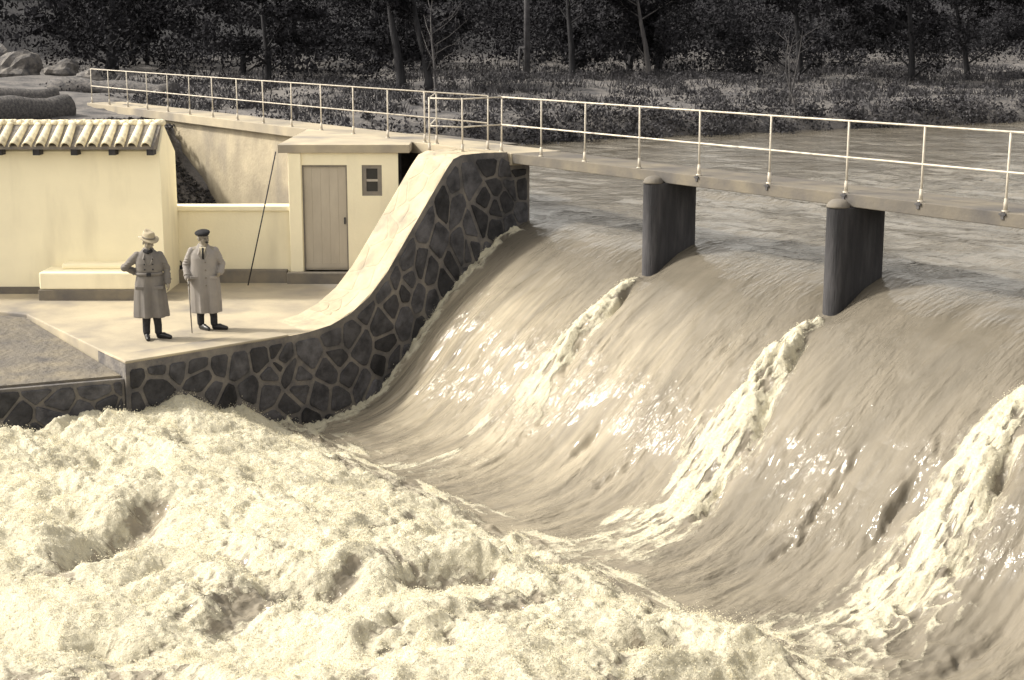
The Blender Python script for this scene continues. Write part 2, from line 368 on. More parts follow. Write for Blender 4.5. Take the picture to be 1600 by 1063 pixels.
# drop what lies under dry land
cxq = X[:-1, :-1].ravel(); cyq = Y[:-1, :-1].ravel()
keep = ~((cyq < 16.25) & (cxq < XL(cyq)-0.45) & (cxq > -60) & (cyq > 7.4)) & ~((cyq < 16.25) & (cxq < -24.6)) 
fq = fq[keep]
def grid_mesh(name, co, fq, mt):
    me = bpy.data.meshes.new(name)
    used = np.zeros(len(co), bool); used[fq.ravel()] = True
    mp = np.cumsum(used)-1; co2 = co[used]; fq2 = mp[fq]
    me.vertices.add(len(co2)); me.vertices.foreach_set('co', co2.astype(np.float32).ravel())
    me.loops.add(fq2.size); me.loops.foreach_set('vertex_index', fq2.astype(np.int32).ravel())
    me.polygons.add(len(fq2)); me.polygons.foreach_set('loop_start', np.arange(0, fq2.size, 4, dtype=np.int32))
    try: me.polygons.foreach_set('loop_total', np.full(len(fq2), 4, dtype=np.int32))
    except Exception: pass
    me.update(calc_edges=True); me.polygons.foreach_set('use_smooth', np.ones(len(fq2), bool))
    if mt: me.materials.append(mt)
    return me, used

def water_material():
    m = bpy.data.materials.new('silty_water'); m.use_nodes = True
    n = m.node_tree.nodes; l = m.node_tree.links; b = n['Principled BSDF']
    at = n.new('ShaderNodeAttribute'); at.attribute_name = 'foam'
    geo = n.new('ShaderNodeNewGeometry')
    mp = n.new('ShaderNodeMapping'); mp.inputs['Scale'].default_value = (1.0, 0.22, 0.22); l.new(geo.outputs['Position'], mp.inputs[0])
    # colour of the silt, streaked along the flow
    nz = n.new('ShaderNodeTexNoise'); nz.inputs['Scale'].default_value = 3.0; nz.inputs['Detail'].default_value = 5; l.new(mp.outputs[0], nz.inputs['Vector'])
    cr = n.new('ShaderNodeValToRGB'); cr.color_ramp.elements[0].position = 0.3; cr.color_ramp.elements[1].position = 0.7
    cr.color_ramp.elements[0].color = (0.115, 0.103, 0.084, 1); cr.color_ramp.elements[1].color = (0.16, 0.142, 0.115, 1)
    l.new(nz.outputs['Fac'], cr.inputs[0])
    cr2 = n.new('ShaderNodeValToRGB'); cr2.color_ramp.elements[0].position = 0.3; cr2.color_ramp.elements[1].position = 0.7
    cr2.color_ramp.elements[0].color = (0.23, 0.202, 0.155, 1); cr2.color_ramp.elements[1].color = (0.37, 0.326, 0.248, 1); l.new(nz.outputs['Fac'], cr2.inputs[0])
    ae = n.new('ShaderNodeAttribute'); ae.attribute_name = 'aeration_and_light'
    ma = n.new('ShaderNodeMix'); ma.data_type = 'RGBA'; l.new(ae.outputs['Fac'], ma.inputs[0]); l.new(cr.outputs[0], ma.inputs[6]); l.new(cr2.outputs[0], ma.inputs[7])  # the mix also paints dark reflections upstream and a sunlit face
    # lace at the foam's edge
    n2 = n.new('ShaderNodeTexNoise'); n2.inputs['Scale'].default_value = 9.0; n2.inputs['Detail'].default_value = 6; n2.inputs['Roughness'].default_value = 0.65
    mp2 = n.new('ShaderNodeMapping'); mp2.inputs['Scale'].default_value = (1.0, 0.6, 0.6); l.new(geo.outputs['Position'], mp2.inputs[0]); l.new(mp2.outputs[0], n2.inputs['Vector'])
    ad = n.new('ShaderNodeMath'); ad.operation = 'MULTIPLY_ADD'; l.new(n2.outputs['Fac'], ad.inputs[0]); ad.inputs[1].default_value = 1.1; ad.inputs[2].default_value = -0.55
    a2 = n.new('ShaderNodeMath'); a2.operation = 'ADD'; l.new(at.outputs['Fac'], a2.inputs[0]); l.new(ad.outputs[0], a2.inputs[1])
    mr = n.new('ShaderNodeMapRange'); mr.interpolation_type = 'SMOOTHSTEP'; mr.inputs[1].default_value = 0.18; mr.inputs[2].default_value = 0.72
    l.new(a2.outputs[0], mr.inputs[0])
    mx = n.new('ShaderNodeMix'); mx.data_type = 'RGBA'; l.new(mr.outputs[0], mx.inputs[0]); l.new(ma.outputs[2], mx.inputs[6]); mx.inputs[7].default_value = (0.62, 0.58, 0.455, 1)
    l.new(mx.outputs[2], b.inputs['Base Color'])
    r2 = n.new('ShaderNodeMapRange'); l.new(mr.outputs[0], r2.inputs[0]); r2.inputs[3].default_value = 0.085; r2.inputs[4].default_value = 0.9
    l.new(r2.outputs[0], b.inputs['Roughness'])
    b.inputs['IOR'].default_value = 1.33
    # ripple relief: drawn-out on the flow, crumbly on the foam
    n3 = n.new('ShaderNodeTexNoise'); n3.inputs['Scale'].default_value = 14; n3.inputs['Detail'].default_value = 5; l.new(mp.outputs[0], n3.inputs['Vector'])
    n5 = n.new('ShaderNodeTexNoise'); n5.inputs['Scale'].default_value = 0.9; n5.inputs['Detail'].default_value = 2; l.new(geo.outputs['Position'], n5.inputs['Vector'])
    m5 = n.new('ShaderNodeMapRange'); m5.inputs[1].default_value = 0.42; m5.inputs[2].default_value = 0.62; m5.inputs[3].default_value = 0.35; m5.inputs[4].default_value = 1.3; l.new(n5.outputs['Fac'], m5.inputs[0])
    n6 = n.new('ShaderNodeTexNoise'); n6.inputs['Scale'].default_value = 11; n6.inputs['Detail'].default_value = 3
    mp6 = n.new('ShaderNodeMapping'); mp6.inputs['Scale'].default_value = (1.0, 0.45, 0.45); l.new(geo.outputs['Position'], mp6.inputs[0]); l.new(mp6.outputs[0], n6.inputs['Vector'])
    a6 = n.new('ShaderNodeMath'); a6.operation = 'ADD'; l.new(n3.outputs['Fac'], a6.inputs[0]); l.new(n6.outputs['Fac'], a6.inputs[1])
    c6 = n.new('ShaderNodeMath'); c6.operation = 'MULTIPLY'; l.new(a6.outputs[0], c6.inputs[0]); l.new(m5.outputs[0], c6.inputs[1])
    b1 = n.new('ShaderNodeBump'); b1.inputs['Distance'].default_value = 0.032; b1.inputs['Strength'].default_value = 0.9; l.new(c6.outputs[0], b1.inputs['Height'])
    n4 = n.new('ShaderNodeTexNoise'); n4.inputs['Scale'].default_value = 22; n4.inputs['Detail'].default_value = 7; n4.inputs['Roughness'].default_value = 0.7; l.new(geo.outputs['Position'], n4.inputs['Vector'])
    m4 = n.new('ShaderNodeMath'); m4.operation = 'MULTIPLY'; l.new(n4.outputs['Fac'], m4.inputs[0]); l.new(mr.outputs[0], m4.inputs[1])
    b2 = n.new('ShaderNodeBump'); b2.inputs['Distance'].default_value = 0.05; b2.inputs['Strength'].default_value = 0.9
    l.new(m4.outputs[0], b2.inputs['Height']); l.new(b1.outputs[0], b2.inputs['Normal']); l.new(b2.outputs[0], b.inputs['Normal'])
    return m
M_water = water_material()
me, used = grid_mesh('river_water', co, fq, M_water)
at = me.attributes.new('foam', 'FLOAT', 'POINT'); at.data.foreach_set('value', foam.ravel()[used].astype(np.float32))
at = me.attributes.new('aeration_and_light', 'FLOAT', 'POINT'); at.data.foreach_set('value', aer_light.ravel()[used].astype(np.float32))
river = bpy.data.objects.new('river_water', me); C.objects.link(river); tag(river, kind='structure')

# ------------------------------------------------------------------ ground and banks
def shore(y): return -37.2 + 0.10*np.clip(y-27, 0, 200) + 0.5*perlin(y*0.11, y*0+2.2, 201)
def ground_h(x, y):
    q = shore(y)-x
    bank = np.interp(q, [-3, -0.6, 0.0, 0.5, 1.8, 5, 12, 30, 38, 60, 110, 260], [-5.5, -3.0, -1.35, -0.75, -0.35, -0.2, 0.02, 0.25, 0.6, 5.5, 17, 38])
    bank = bank + sstep(1, 6, q)*(0.22*fbm(x*0.16, y*0.16, 3, 211)+0.06*fbm(x*0.9, y*0.9, 2, 215))
    # downstream side, left of the shed and behind it
    s = x*RT.x+y*RT.y; d = x*V.x+y*V.y
    along = np.interp(x, [-60, -46, -41, -39, -36.4, -33, -30], [0.1, -0.05, -0.25, -0.95, -2.2, -2.9, -3.2])
    pit = along + 0.06*fbm(x*0.8, y*0.8, 3, 221)
    dn = np.where(d > 30.4, np.where(s < -6.6, pit, np.minimum(pit, -1.6)), -3.15)
    dn = np.where((d > 30.4) & (s < -9), np.maximum(dn, -0.35+0.05*fbm(x*0.8, y*0.8, 2, 225)), dn)
    dn = np.where((x < -46), np.maximum(dn, bank*(0.5+0.5*sstep(-58, -75, x))), dn)
    w = sstep(15.9, 16.5, y)
    dn = np.where((y < 7.9), -3.02, dn)
    dn = np.where(x > XL(y)-0.5, -6.0, dn)
    dn = np.where((y < 7.9) & (x > -22.6), -6.0, dn)
    dn = np.where((d < 26) & (x < -28), -3.02+0.1*(-28-x), dn)
    g = dn*(1-w)+bank*w
    # the camera's own bank
    rb = sstep(-2.0, -1.7, x)
    g = np.where(x > -23.5, -6.0*(1-rb)+0.55*rb, g)
    return g
gx = spaced([(-700, -200, 25), (-200, -90, 4), (-90, -50, 0.8), (-50, -22, 0.3), (-22, -3, 2.0), (-3, -1, 0.1), (-1, 60, 5), (60, 500, 40)])
gy = spaced([(-500, -40, 30), (-40, 2, 3), (2, 30, 0.3), (30, 70, 0.7), (70, 160, 4), (160, 700, 30)])
GX, GY = np.meshgrid(gx, gy); GZ = ground_h(GX, GY)
co = np.stack([GX.ravel(), GY.ravel(), GZ.ravel()], -1); gi = np.arange(GX.size).reshape(GX.shape)
fq = np.stack([gi[:-1, :-1], gi[:-1, 1:], gi[1:, 1:], gi[1:, :-1]], -1).reshape(-1, 4)
me, _ = grid_mesh('ground', co, fq, M_earth)
gm = M_earth.node_tree; gb = gm.nodes['Principled BSDF']; src = gb.inputs['Base Color'].links[0].from_socket      # the hill is turfed
gp_ = gm.nodes.new('ShaderNodeNewGeometry'); gs_ = gm.nodes.new('ShaderNodeSeparateXYZ'); gm.links.new(gp_.outputs['Position'], gs_.inputs[0])
gr_ = gm.nodes.new('ShaderNodeMapRange'); gr_.inputs[1].default_value = 0.22; gr_.inputs[2].default_value = 0.9; gm.links.new(gs_.outputs['Z'], gr_.inputs[0])
gx_ = gm.nodes.new('ShaderNodeMix'); gx_.data_type = 'RGBA'; gm.links.new(gr_.outputs[0], gx_.inputs[0]); gm.links.new(src, gx_.inputs[6]); gx_.inputs[7].default_value = sep(0.028); gm.links.new(gx_.outputs[2], gb.inputs['Base Color'])
ground = bpy.data.objects.new('ground', me); C.objects.link(ground); tag(ground, kind='structure')
def gz(x, y): return float(ground_h(np.array([float(x)]), np.array([float(y)]))[0])

# terrace: one concrete sheet, with the planting bed cut out at the lower corner
TZ = -2.70
def W(s, d, z=0.0):
    return Vector((RT.x*s+V.x*d, RT.y*s+V.y*d, z))
tb = MB()
poly = [(XL(8.05)-0.02, 8.05), (XL(12.3)-0.02, 12.3), (XL(15.7)-0.9, 15.7), (-31.5, 15.7), (-42, 8.1), (-26.75, 8.1)]
edge_pts = [(XL(8.05)-0.03, 8.06), (XL(11.9)-0.03, 11.9), (XL(13)-0.5, 13.0), (XL(15.7)-0.9, 15.7), (-31.0, 15.7), (-37.5, 11.0), (-33.0, 4.5), (-26.75, 8.06)]
tb.prism(edge_pts, -3.4, TZ, lambda a, b, h: (a, b, h))
terrace = tb.build('terrace', M_terr, bevel=0.02); tag(terrace, kind='structure')
bb = MB(); bp_ = [(-22.12, 8.03, -2.93), (-26.72, 8.03, -2.76), (-32.9, 4.45, -2.76), (-36, -2, -2.8), (-24.2, -2, -2.95)]
bb.add([(x_, y_, -3.6) for x_, y_, z_ in bp_]+bp_, [(4,3,2,1,0),(5,6,7,8,9)]+[(i, (i+1) % 5, 5+(i+1) % 5, 5+i) for i in range(5)])
bed = bb.build('planting_bed', M_bed); tag(bed, kind='structure')

# ------------------------------------------------------------------ stone side wall
T = np.array([(8.05,-2.72),(9.5,-2.72),(10.8,-2.715),(11.4,-2.70),(11.85,-2.64),(12.25,-2.50),(12.65,-2.26),(13.05,-1.88),(13.5,-1.32),(13.95,-0.76),(14.40,-0.20),(14.56,-0.03),(14.75,0.03),(15.2,0.04),(15.85,0.02),(15.9,-0.21),(16.4,-0.21)])
B = np.array([(8.05,-4.9),(9.5,-4.9),(10.9,-4.9),(11.8,-4.9),(12.5,-4.8),(13.1,-4.6),(13.6,-4.2),(14.0,-3.75),(14.4,-3.25),(14.8,-2.85),(15.15,-2.55),(15.35,-2.4),(15.5,-2.3),(15.75,-2.2),(16.0,-2.1),(16.2,-2.05),(16.42,-2.0)])
seglen = np.r_[0, np.cumsum(np.hypot(*(np.diff((T*0.6+B*0.4), axis=0).T)))]
STL = seglen[-1]; HT = 2.0
def strip(s, t):     # masonry coordinates to wall plane (y, z)
    a = np.array([np.interp(s, seglen, T[:, 0]), np.interp(s, seglen, T[:, 1])]); b = np.array([np.interp(s, seglen, B[:, 0]), np.interp(s, seglen, B[:, 1])])
    return a+(b-a)*(t/HT)
wall = empty('stone_side_wall', (XL(12.0)-0.6, 12.0, -4.9))
tag(wall, 'curved dark rubble stone wall with pale joints beside the falling water', 'wall')
wl_ = Vector(wall.location)
body = MB()
def wallpt(y, z, off): return Vector((XL(y)+off, y, z))-wl_
outl = [tuple(p) for p in T] + [(16.42, -5.4), (8.05, -5.4)]
RW = 1.18      # width of the sloping top
n = len(outl)
def inner(y): return RW
vv = [wallpt(y, z, 0.0) for y, z in outl]+[wallpt(y, z-0.0, -RW) for y, z in outl]
ffc = [tuple(range(n)), tuple(range(2*n-1, n-1, -1))]+[(i, n+i, n+(i+1) % n, (i+1) % n) for i in range(n)]
bm = bmesh.new(); bvs = [bm.verts.new(p) for p in vv]
for q in ffc: bm.faces.new([bvs[i] for i in q])
bmesh.ops.recalc_face_normals(bm, faces=bm.faces); bmesh.ops.triangulate(bm, faces=[f for f in bm.faces if len(f.verts) > 4])
me = bpy.data.meshes.new('mortar_core'); bm.to_mesh(me); bm.free(); me.materials.append(M_mort); me.materials.append(M_ramp)
for p in me.polygons:
    if p.normal.z > 0.2: p.material_index = 1
o = bpy.data.objects.new('mortar_core', me); C.objects.link(o); o.parent = wall

def voronoi(seeds, x0, x1, y0, y1):
    cells = []
    for i, (px, py) in enumerate(seeds):
        poly = [(x0, y0), (x1, y0), (x1, y1), (x0, y1)]
        for k, (qx, qy) in enumerate(seeds):
            if k == i or (qx-px)**2+(qy-py)**2 > 4: continue
            nx_, ny_ = qx-px, qy-py; c = nx_*(px+qx)/2+ny_*(py+qy)/2; out = []
            for a in range(len(poly)):
                A = poly[a]; Bq = poly[(a+1) % len(poly)]
                da = nx_*A[0]+ny_*A[1]-c; db = nx_*Bq[0]+ny_*Bq[1]-c
                if da <= 0: out.append(A)
                if da*db < 0:
                    t = da/(da-db); out.append((A[0]+(Bq[0]-A[0])*t, A[1]+(Bq[1]-A[1])*t))
            poly = out
            if not poly: break
        if len(poly) >= 3: cells.append(poly)
    return cells
def shrink(poly, d):
    """offset a convex outline inwards"""
    n = len(poly); out = list(poly)
    cx_ = sum(p[0] for p in poly)/n; cy_ = sum(p[1] for p in poly)/n
    res = [(-9, -9), (9e3, -9), (9e3, 9e3), (-9, 9e3)]; res = [(cx_-5, cy_-5), (cx_+5, cy_-5), (cx_+5, cy_+5), (cx_-5, cy_+5)]
    for i in range(n):
        ax, ay = poly[i]; bx, by = poly[(i+1) % n]; ex, ey = bx-ax, by-ay; L = math.hypot(ex, ey)
        if L < 1e-6: continue
        nx_, ny_ = ey/L, -ex/L
        if nx_*(cx_-ax)+ny_*(cy_-ay) > 0: nx_, ny_ = -nx_, -ny_
        c = nx_*ax+ny_*ay-d; o2 = []
        for a in range(len(res)):
            A = res[a]; Bq = res[(a+1) % len(res)]; da = nx_*A[0]+ny_*A[1]-c; db = nx_*Bq[0]+ny_*Bq[1]-c
            if da <= 0: o2.append(A)
            if da*db < 0:
                t = da/(da-db); o2.append((A[0]+(Bq[0]-A[0])*t, A[1]+(Bq[1]-A[1])*t))
        res = o2
        if len(res) < 3: return None
    return res
def rounded(poly, k=0.14):
    out = []; n = len(poly)
    for i in range(n):
        p0 = poly[i-1]; p = poly[i]; p2 = poly[(i+1) % n]
        for q in (p0, p2):
            out.append((p[0]+(q[0]-p[0])*k, p[1]+(q[1]-p[1])*k))
    return out
def jitter_seeds(L, H, c, rg, amt=0.44):
    out = []; nr = max(1, int(round(H/c))); 
    for r_ in range(nr):
        x = rg.uniform(0, c)*0.6
        while x < L:
            out.append((x+rg.uniform(-amt, amt)*c, (r_+0.5+rg.uniform(-amt, amt))*H/nr)); x += c*rg.uniform(0.55, 1.6)
    return out
def stone(name, poly, fn, h, mt, parent, rg, base=-0.015):
    """one rough stone: fn(a, b, height) -> point"""
    cx_ = sum(p[0] for p in poly)/len(poly); cy_ = sum(p[1] for p in poly)/len(poly)
    p1 = rounded(poly); n = len(p1)
    p2 = [(cx_+(a-cx_)*0.90, cy_+(b-cy_)*0.90) for a, b in p1]
    v = [fn(a, b, base) for a, b in p1]+[fn(a, b, h*0.6*rg.uniform(0.8, 1.1)) for a, b in p1]+[fn(a, b, h*rg.uniform(0.9, 1.2)) for a, b in p2]+[fn(cx_+rg.uniform(-.04, .04), cy_+rg.uniform(-.04, .04), h*rg.uniform(0.95, 1.5))]
    f = []
    for i in range(n):
        k = (i+1) % n
        f += [(i, k, n+k, n+i), (n+i, n+k, 2*n+k, 2*n+i), (2*n+i, 2*n+k, 3*n)]
    o = mesh_obj(name, v, f, mt, parent)
    bm = bmesh.new(); bm.from_mesh(o.data); bmesh.ops.recalc_face_normals(bm, faces=bm.faces)
    c = sum((w.co for w in bm.verts), Vector())/len(bm.verts)
    bm.faces.ensure_lookup_table()
    if (bm.faces[2].calc_center_median()-Vector(v[0])).dot(bm.faces[2].normal) < -1: bmesh.ops.reverse_faces(bm, faces=bm.faces)
    bm.to_mesh(o.data); bm.free()
    return o
rg = random.Random(3)
seeds = jitter_seeds(STL, HT-0.12, 0.40, rg)
for cell in voronoi(seeds, 0.04, STL-0.04, 0.07, HT):
    c = shrink(cell, rg.uniform(0.018, 0.042))
    if not c: continue
    area = abs(sum(c[i][0]*c[(i+1) % len(c)][1]-c[(i+1) % len(c)][0]*c[i][1] for i in range(len(c))))/2
    if area < 0.006: continue
    def fn(a, b, h):
        y, z = strip(a, b); return wallpt(y, z, h)
    stone('stone', c, fn, rg.uniform(0.012, 0.03), M_stone, wall, rg)
# limewashed flat stones bedded in the sloping top
arc = np.r_[0, np.cumsum(np.hypot(*np.diff(T[:15], axis=0).T))]
def toppt(a, b, h):
    y = np.interp(a, arc, T[:15, 0]); z = np.interp(a, arc, T[:15, 1]); e = 0.05
    y2 = np.interp(min(a+e, arc[-1]), arc, T[:15, 0]); z2 = np.interp(min(a+e, arc[-1]), arc, T[:15, 1])
    y1 = np.interp(max(a-e, 0), arc, T[:15, 0]); z1 = np.interp(max(a-e, 0), arc, T[:15, 1])
    t = Vector((0, y2-y1, z2-z1)).normalized(); nn = Vector((0, -t.z, t.y))
    return wallpt(y, z, -b)+nn*h
seeds = jitter_seeds(arc[-1]-4.2, RW, 0.40, rg)
for cell in voronoi(seeds, 0.0, arc[-1]-4.2, 0.0, RW):
    c = shrink(cell, 0.018)
    if not c: continue
    stone('paving_stone', [(a+4.0, b) for a, b in c], toppt, 0.006, M_ramp, wall, rg, base=-0.01)
# plain coping band along the terrace edge
cp = MB(); cp.prism([(XL(8.05)-0.0, 8.05), (XL(11.0), 11.0), (XL(11.0)-0.55, 11.0), (XL(8.05)-0.55, 8.05)], -2.74, -2.685, lambda a, b, h: Vector((a, b, h))-wl_)
cp.build('coping', M_terr, wall, bevel=0.012)

# low wall under the planting bed
low = empty('low_bed_wall', (-22.2, 6.5, -4.9)); tag(low, 'lower dark stone wall below the earth bed at the left edge', 'wall')
lw = Vector(low.location)
LA = Vector((-22.02, 8.04, 0)); LB = Vector((-23.8, -1.0, 0)); LD = (LB-LA).normalized(); LN = Vector((-LD.y, LD.x, 0)); LL = (LB-LA).length
if LN.x < 0: LN = -LN
def lowpt(a, b, h): return LA+LD*a+LN*h+Vector((0, 0, -2.97-b))-lw
m_ = MB(); m_.add([lowpt(0, 0, 0), lowpt(LL, 0, 0), lowpt(LL, 2.2, 0), lowpt(0, 2.2, 0), lowpt(0, 0, -0.35), lowpt(LL, 0, -0.35), lowpt(LL, 2.2, -0.35), lowpt(0, 2.2, -0.35)],
                  [(0,1,2,3),(7,6,5,4),(0,4,5,1),(1,5,6,2),(2,6,7,3),(3,7,4,0)])
m_.build('mortar_core', M_mort, low)
for cell in voronoi(jitter_seeds(LL-0.1, 1.3, 0.36, rg), 0.02, LL-0.1, 0.03, 1.3):
    c = shrink(cell, rg.uniform(0.012, 0.028))
    if c: stone('stone', c, lowpt, rg.uniform(0.015, 0.04), M_stone, low, rg)

# ------------------------------------------------------------------ bridge, piers, dam wall
bridge = empty('footbridge', (-14, 16.4, -0.2)); tag(bridge, 'narrow pale concrete footbridge slab crossing above the weir', 'bridge')
bl = Vector(bridge.location)
def bx(mb, x0, x1, y0, y1, z0, z1, o): return mb.box(x0-o.x, x1-o.x, y0-o.y, y1-o.y, z0-o.z, z1-o.z)
bx(MB(), -23.05, -1.0, 15.9, 16.85, -0.18, 0.0, bl).build('deck', M_conc, bridge, bevel=0.012)
bx(MB(), -45.4, -23.05, 15.88, 17.0, -0.22, 0.0, bl).build('approach_deck', M_terr, bridge, bevel=0.012)
dam = empty('dam_wall', (-34, 16.5, -3)); tag(dam, 'stained pale concrete retaining wall under the left walkway', 'wall')
bx(MB(), -45.2, -28.6, 16.02, 16.7, -4.0, -0.222, Vector(dam.location)).build('wall_face', M_conc_stain, dam)
bx(MB(), -28.6, -25.3, 17.3, 17.6, -4.0, -0.222, Vector(dam.location)).build('recess_back_shade', M_dark, dam)  # added near-black back, painting the shade of the gap beside the hut
bx(MB(), -28.95, -28.605, 16.702, 17.598, -4.0, -0.222, Vector(dam.location)).build('recess_side_shade', M_dark, dam)  # added side of the recess, its dark colour standing in for shade
bx(MB(), -28.9, -25.3, 17.002, 17.59, -0.221, -0.03, Vector(dam.location)).build('recess_lintel', M_conc, dam)  # closes the top of the recess added for shade
pier_lab = ['concrete pier nearest the stone wall, under the footbridge', 'concrete pier farther right, second from the stone wall',
            'third concrete pier from the stone wall, past the right edge', 'fourth concrete pier from the stone wall, past the right edge', 'last concrete pier, beside the near bank']
for i, px in enumerate(PIERS):
    pr_ = empty('bridge_pier', (px, 16.0, -5.0)); tag(pr_, pier_lab[i], 'pier', 'piers of the footbridge')
    hw = 0.165; yn = 15.76-16; ye = 16.52-16
    ol = [(hw, ye), (-hw, ye)]+[(hw*math.cos(a), yn+hw*math.sin(a)) for a in [math.pi+math.pi*k/14 for k in range(15)]]
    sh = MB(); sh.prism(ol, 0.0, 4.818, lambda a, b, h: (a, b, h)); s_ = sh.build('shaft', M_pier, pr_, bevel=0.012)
    cap = MB(); rings = []
    for z, k in ((4.819, 1.0), (4.84, 0.98), (4.87, 0.9), (4.90, 0.75), (4.925, 0.5), (4.935, 0.2)):
        rings.append([(hw*k*math.cos(a), yn-0.012+hw*k*math.sin(a), z) for a in [2*math.pi*q/20 for q in range(20)]])
    cap.loft(rings).build('nose_cap', M_conc, pr_, smooth=True)

# railing
rail = empty('walkway_railing', (-20, 15.97, 0)); tag(rail, 'thin white two-bar pipe railing along the footbridge edge', 'railing')
rl = Vector(rail.location)
RY = 15.97
def post_mesh():
    m = MB(); m.tube([(0, 0, 0), (0, 0, 1.0)], 0.015, 8); return m
def base_mesh():
    m = MB(); m.tube([(0, 0, 0.0), (0, 0, 0.02)], 0.045, 10); m.tube([(0, 0, 0.02), (0, 0, 0.17)], [0.028, 0.023], 8); return m
px_list = [-45.2+1.462*k for k in range(15)]
px_list = [x for x in px_list if x < -25.2]
right_posts = [-23.45, -22.2, -20.93, -19.46, -18.0, -16.45, -14.93, -13.6, -12.25, -10.8, -9.35, -7.9, -6.4, -4.9, -3.4]
p0 = None; b0 = None
def add_post(x, y=RY, bracket=False, z=0.0):
    global p0, b0
    lc = Vector((x, y, z))-rl
    if p0 is None: p0 = post_mesh().build('post', M_rail, rail, True); b0 = base_mesh().build('post_foot', M_rail, p0, True); p0.location = lc; p = p0
    else:
        p = same(p0, rail, lc); same(b0, p)
    p.rotation_euler = (R(rg.uniform(-0.6, 0.6)), R(rg.uniform(-0.6, 0.6)), 0)
    if bracket:
        k = MB(); k.box(-0.022, 0.022, -0.055, 0.02, -0.09, -0.004); k.box(-0.05, 0.05, -0.062, -0.042, -0.04, -0.012)
        k.build('bracket', M_iron, p)
for x in px_list+[-25.75, -23.95]: add_post(x)
for x in right_posts: add_post(x, RY-0.03, bracket=x > -18.9)
def bar(pts, r_=0.0135): 
    MB().tube([Vector(p)-rl for p in pts], r_, 8).build('rail_bar', M_rail, rail, True)
GA = (-24.15, 14.82); GB = (-23.5, 15.12)
for z in (1.0, 0.50):
    bar([(-45.2, RY, z), (-35, RY, z-0.005), (-23.95, RY, z)])
    bar([(-23.45, RY-0.03, z-0.002), (-16, RY-0.03, z-0.006), (-9, RY-0.03, z-0.003), (-3.4, RY-0.03, z)])
    bar([(GB[0], GB[1], z-0.02), (-23.45, RY-0.03, z-0.002)])
    bar([(GA[0], GA[1], z-0.02), (GB[0], GB[1], z-0.02)])
    bar([(-25.75, RY, z-.004), (GA[0], GA[1], z-0.02)])
for x, y in (GA, GB): add_post(x, y, z=0.0)

# ------------------------------------------------------------------ hut
HD = 30.0
def local_thing(name, s, d, z, label, cat, group=None):
    p = W(s, d, z); e = empty(name, p, ROT); tag(e, label, cat, group); return e
hut = local_thing('gatekeeper_hut', -3.35, HD, TZ, 'small flat-roofed white hut with grey door and one little window', 'hut')
def L(mb, s0, s1, d0, d1, z0, z1, o=(-3.35, HD, TZ)): return mb.box(s0-o[0], s1-o[0], d0-o[1], d1-o[1], z0-o[2], z1-o[2])
w = MB()      # front wall is built round the openings
DX0, DX1, DZ1 = -4.10, -3.22, -0.39
WX0, WX1, WZ0, WZ1 = -2.93, -2.54, -0.99, -0.39
L(w, -4.30, DX0, HD, HD+0.2, TZ, -0.15); L(w, DX1, WX0, HD, HD+0.2, TZ, -0.15); L(w, WX1, -2.22, HD, HD+0.04, TZ, -0.15)
L(w, DX0, DX1, HD, HD+0.2, DZ1, -0.15); L(w, WX0, WX1, HD, HD+0.2, WZ1, -0.15); L(w, WX0, WX1, HD, HD+0.2, TZ, WZ0)
L(w, -4.298, -4.1, HD+0.2, HD+1.9, TZ, -0.15); L(w, -4.1, -2.42, HD+1.2, HD+1.4, TZ, -0.15)
w.build('wall', M_white, hut)
q = MB(); L(q, -2.62, -2.5, HD+0.205, HD+1.6, TZ, -0.155); q.build('side_wall_shade', M_dark, hut)  # set back and coloured near-black to stand in for the void's shade
q = MB(); L(q, -2.5, -2.23, HD+1.0, HD+1.1, TZ, -0.155); q.build('void_shade_board', M_dark, hut)  # added board, shade of the void put into its dark colour
pl = MB(); L(pl, -4.36, -4.11, HD-0.05, HD-0.002, TZ+0.2, -0.155); pl.build('pilaster', M_white, hut, bevel=0.01)
st = MB(); L(st, -4.42, -3.1, HD-0.22, HD-0.003, TZ-0.05, TZ+0.22); st.build('step', M_plinth, hut, bevel=0.015)
# roof: from the front eave back to the walkway
def roofpoly():
    a = W(-4.55, HD-0.08); b = W(-1.99, HD-0.08); pts = [a, b]
    k = b+Vector((0, 15.87-b.y, 0)) if b.y < 15.87 else b
    tb_ = (15.87-b.y)/V.y; ta = (15.87-a.y)/V.y
    return [a, b, b+V*max(tb_, 0.05), a+V*ta]
rp = roofpoly(); ho = Vector(hut.location); inv = Matrix.Rotation(-ROT, 3, 'Z')
rm = MB(); rm.prism([(p.x, p.y) for p in rp], -0.15, 0.012, lambda a, b, h: inv @ (Vector((a, b, h))-ho)); rm.build('roof', M_terr, hut, bevel=0.01)
dr = MB(); 
for k in range(5):
    a = DX0+0.012+(DX1-DX0-0.024)*k/5; b = DX0+0.012+(DX1-DX0-0.024)*(k+1)/5
    q = MB(); L(q, a+0.0008, b-0.0008, HD+0.055, HD+0.10, TZ+0.24, DZ1-0.035)
    if k == 0: door = q.build('door', M_door, hut, bevel=0.002)
    else: q.build('door_plank', M_door, door, bevel=0.002)
q = MB(); L(q, DX0+0.012, DX1-0.012, HD+0.04, HD+0.054, TZ+0.28, TZ+0.36); q.build('kick_rail', M_door, door)
q = MB(); L(q, DX1-0.08, DX1-0.05, HD+0.02, HD+0.054, -1.55, -1.42); q.build('handle', M_iron, door)
fr = MB(); L(fr, DX0, DX0+0.03, HD+0.03, HD+0.12, TZ+0.22, DZ1); L(fr, DX1-0.03, DX1, HD+0.03, HD+0.12, TZ+0.22, DZ1); L(fr, DX0+0.03, DX1-0.03, HD+0.03, HD+0.12, DZ1-0.04, DZ1)
fr.build('door_frame', M_frame, hut)
wf = MB(); t_ = 0.085
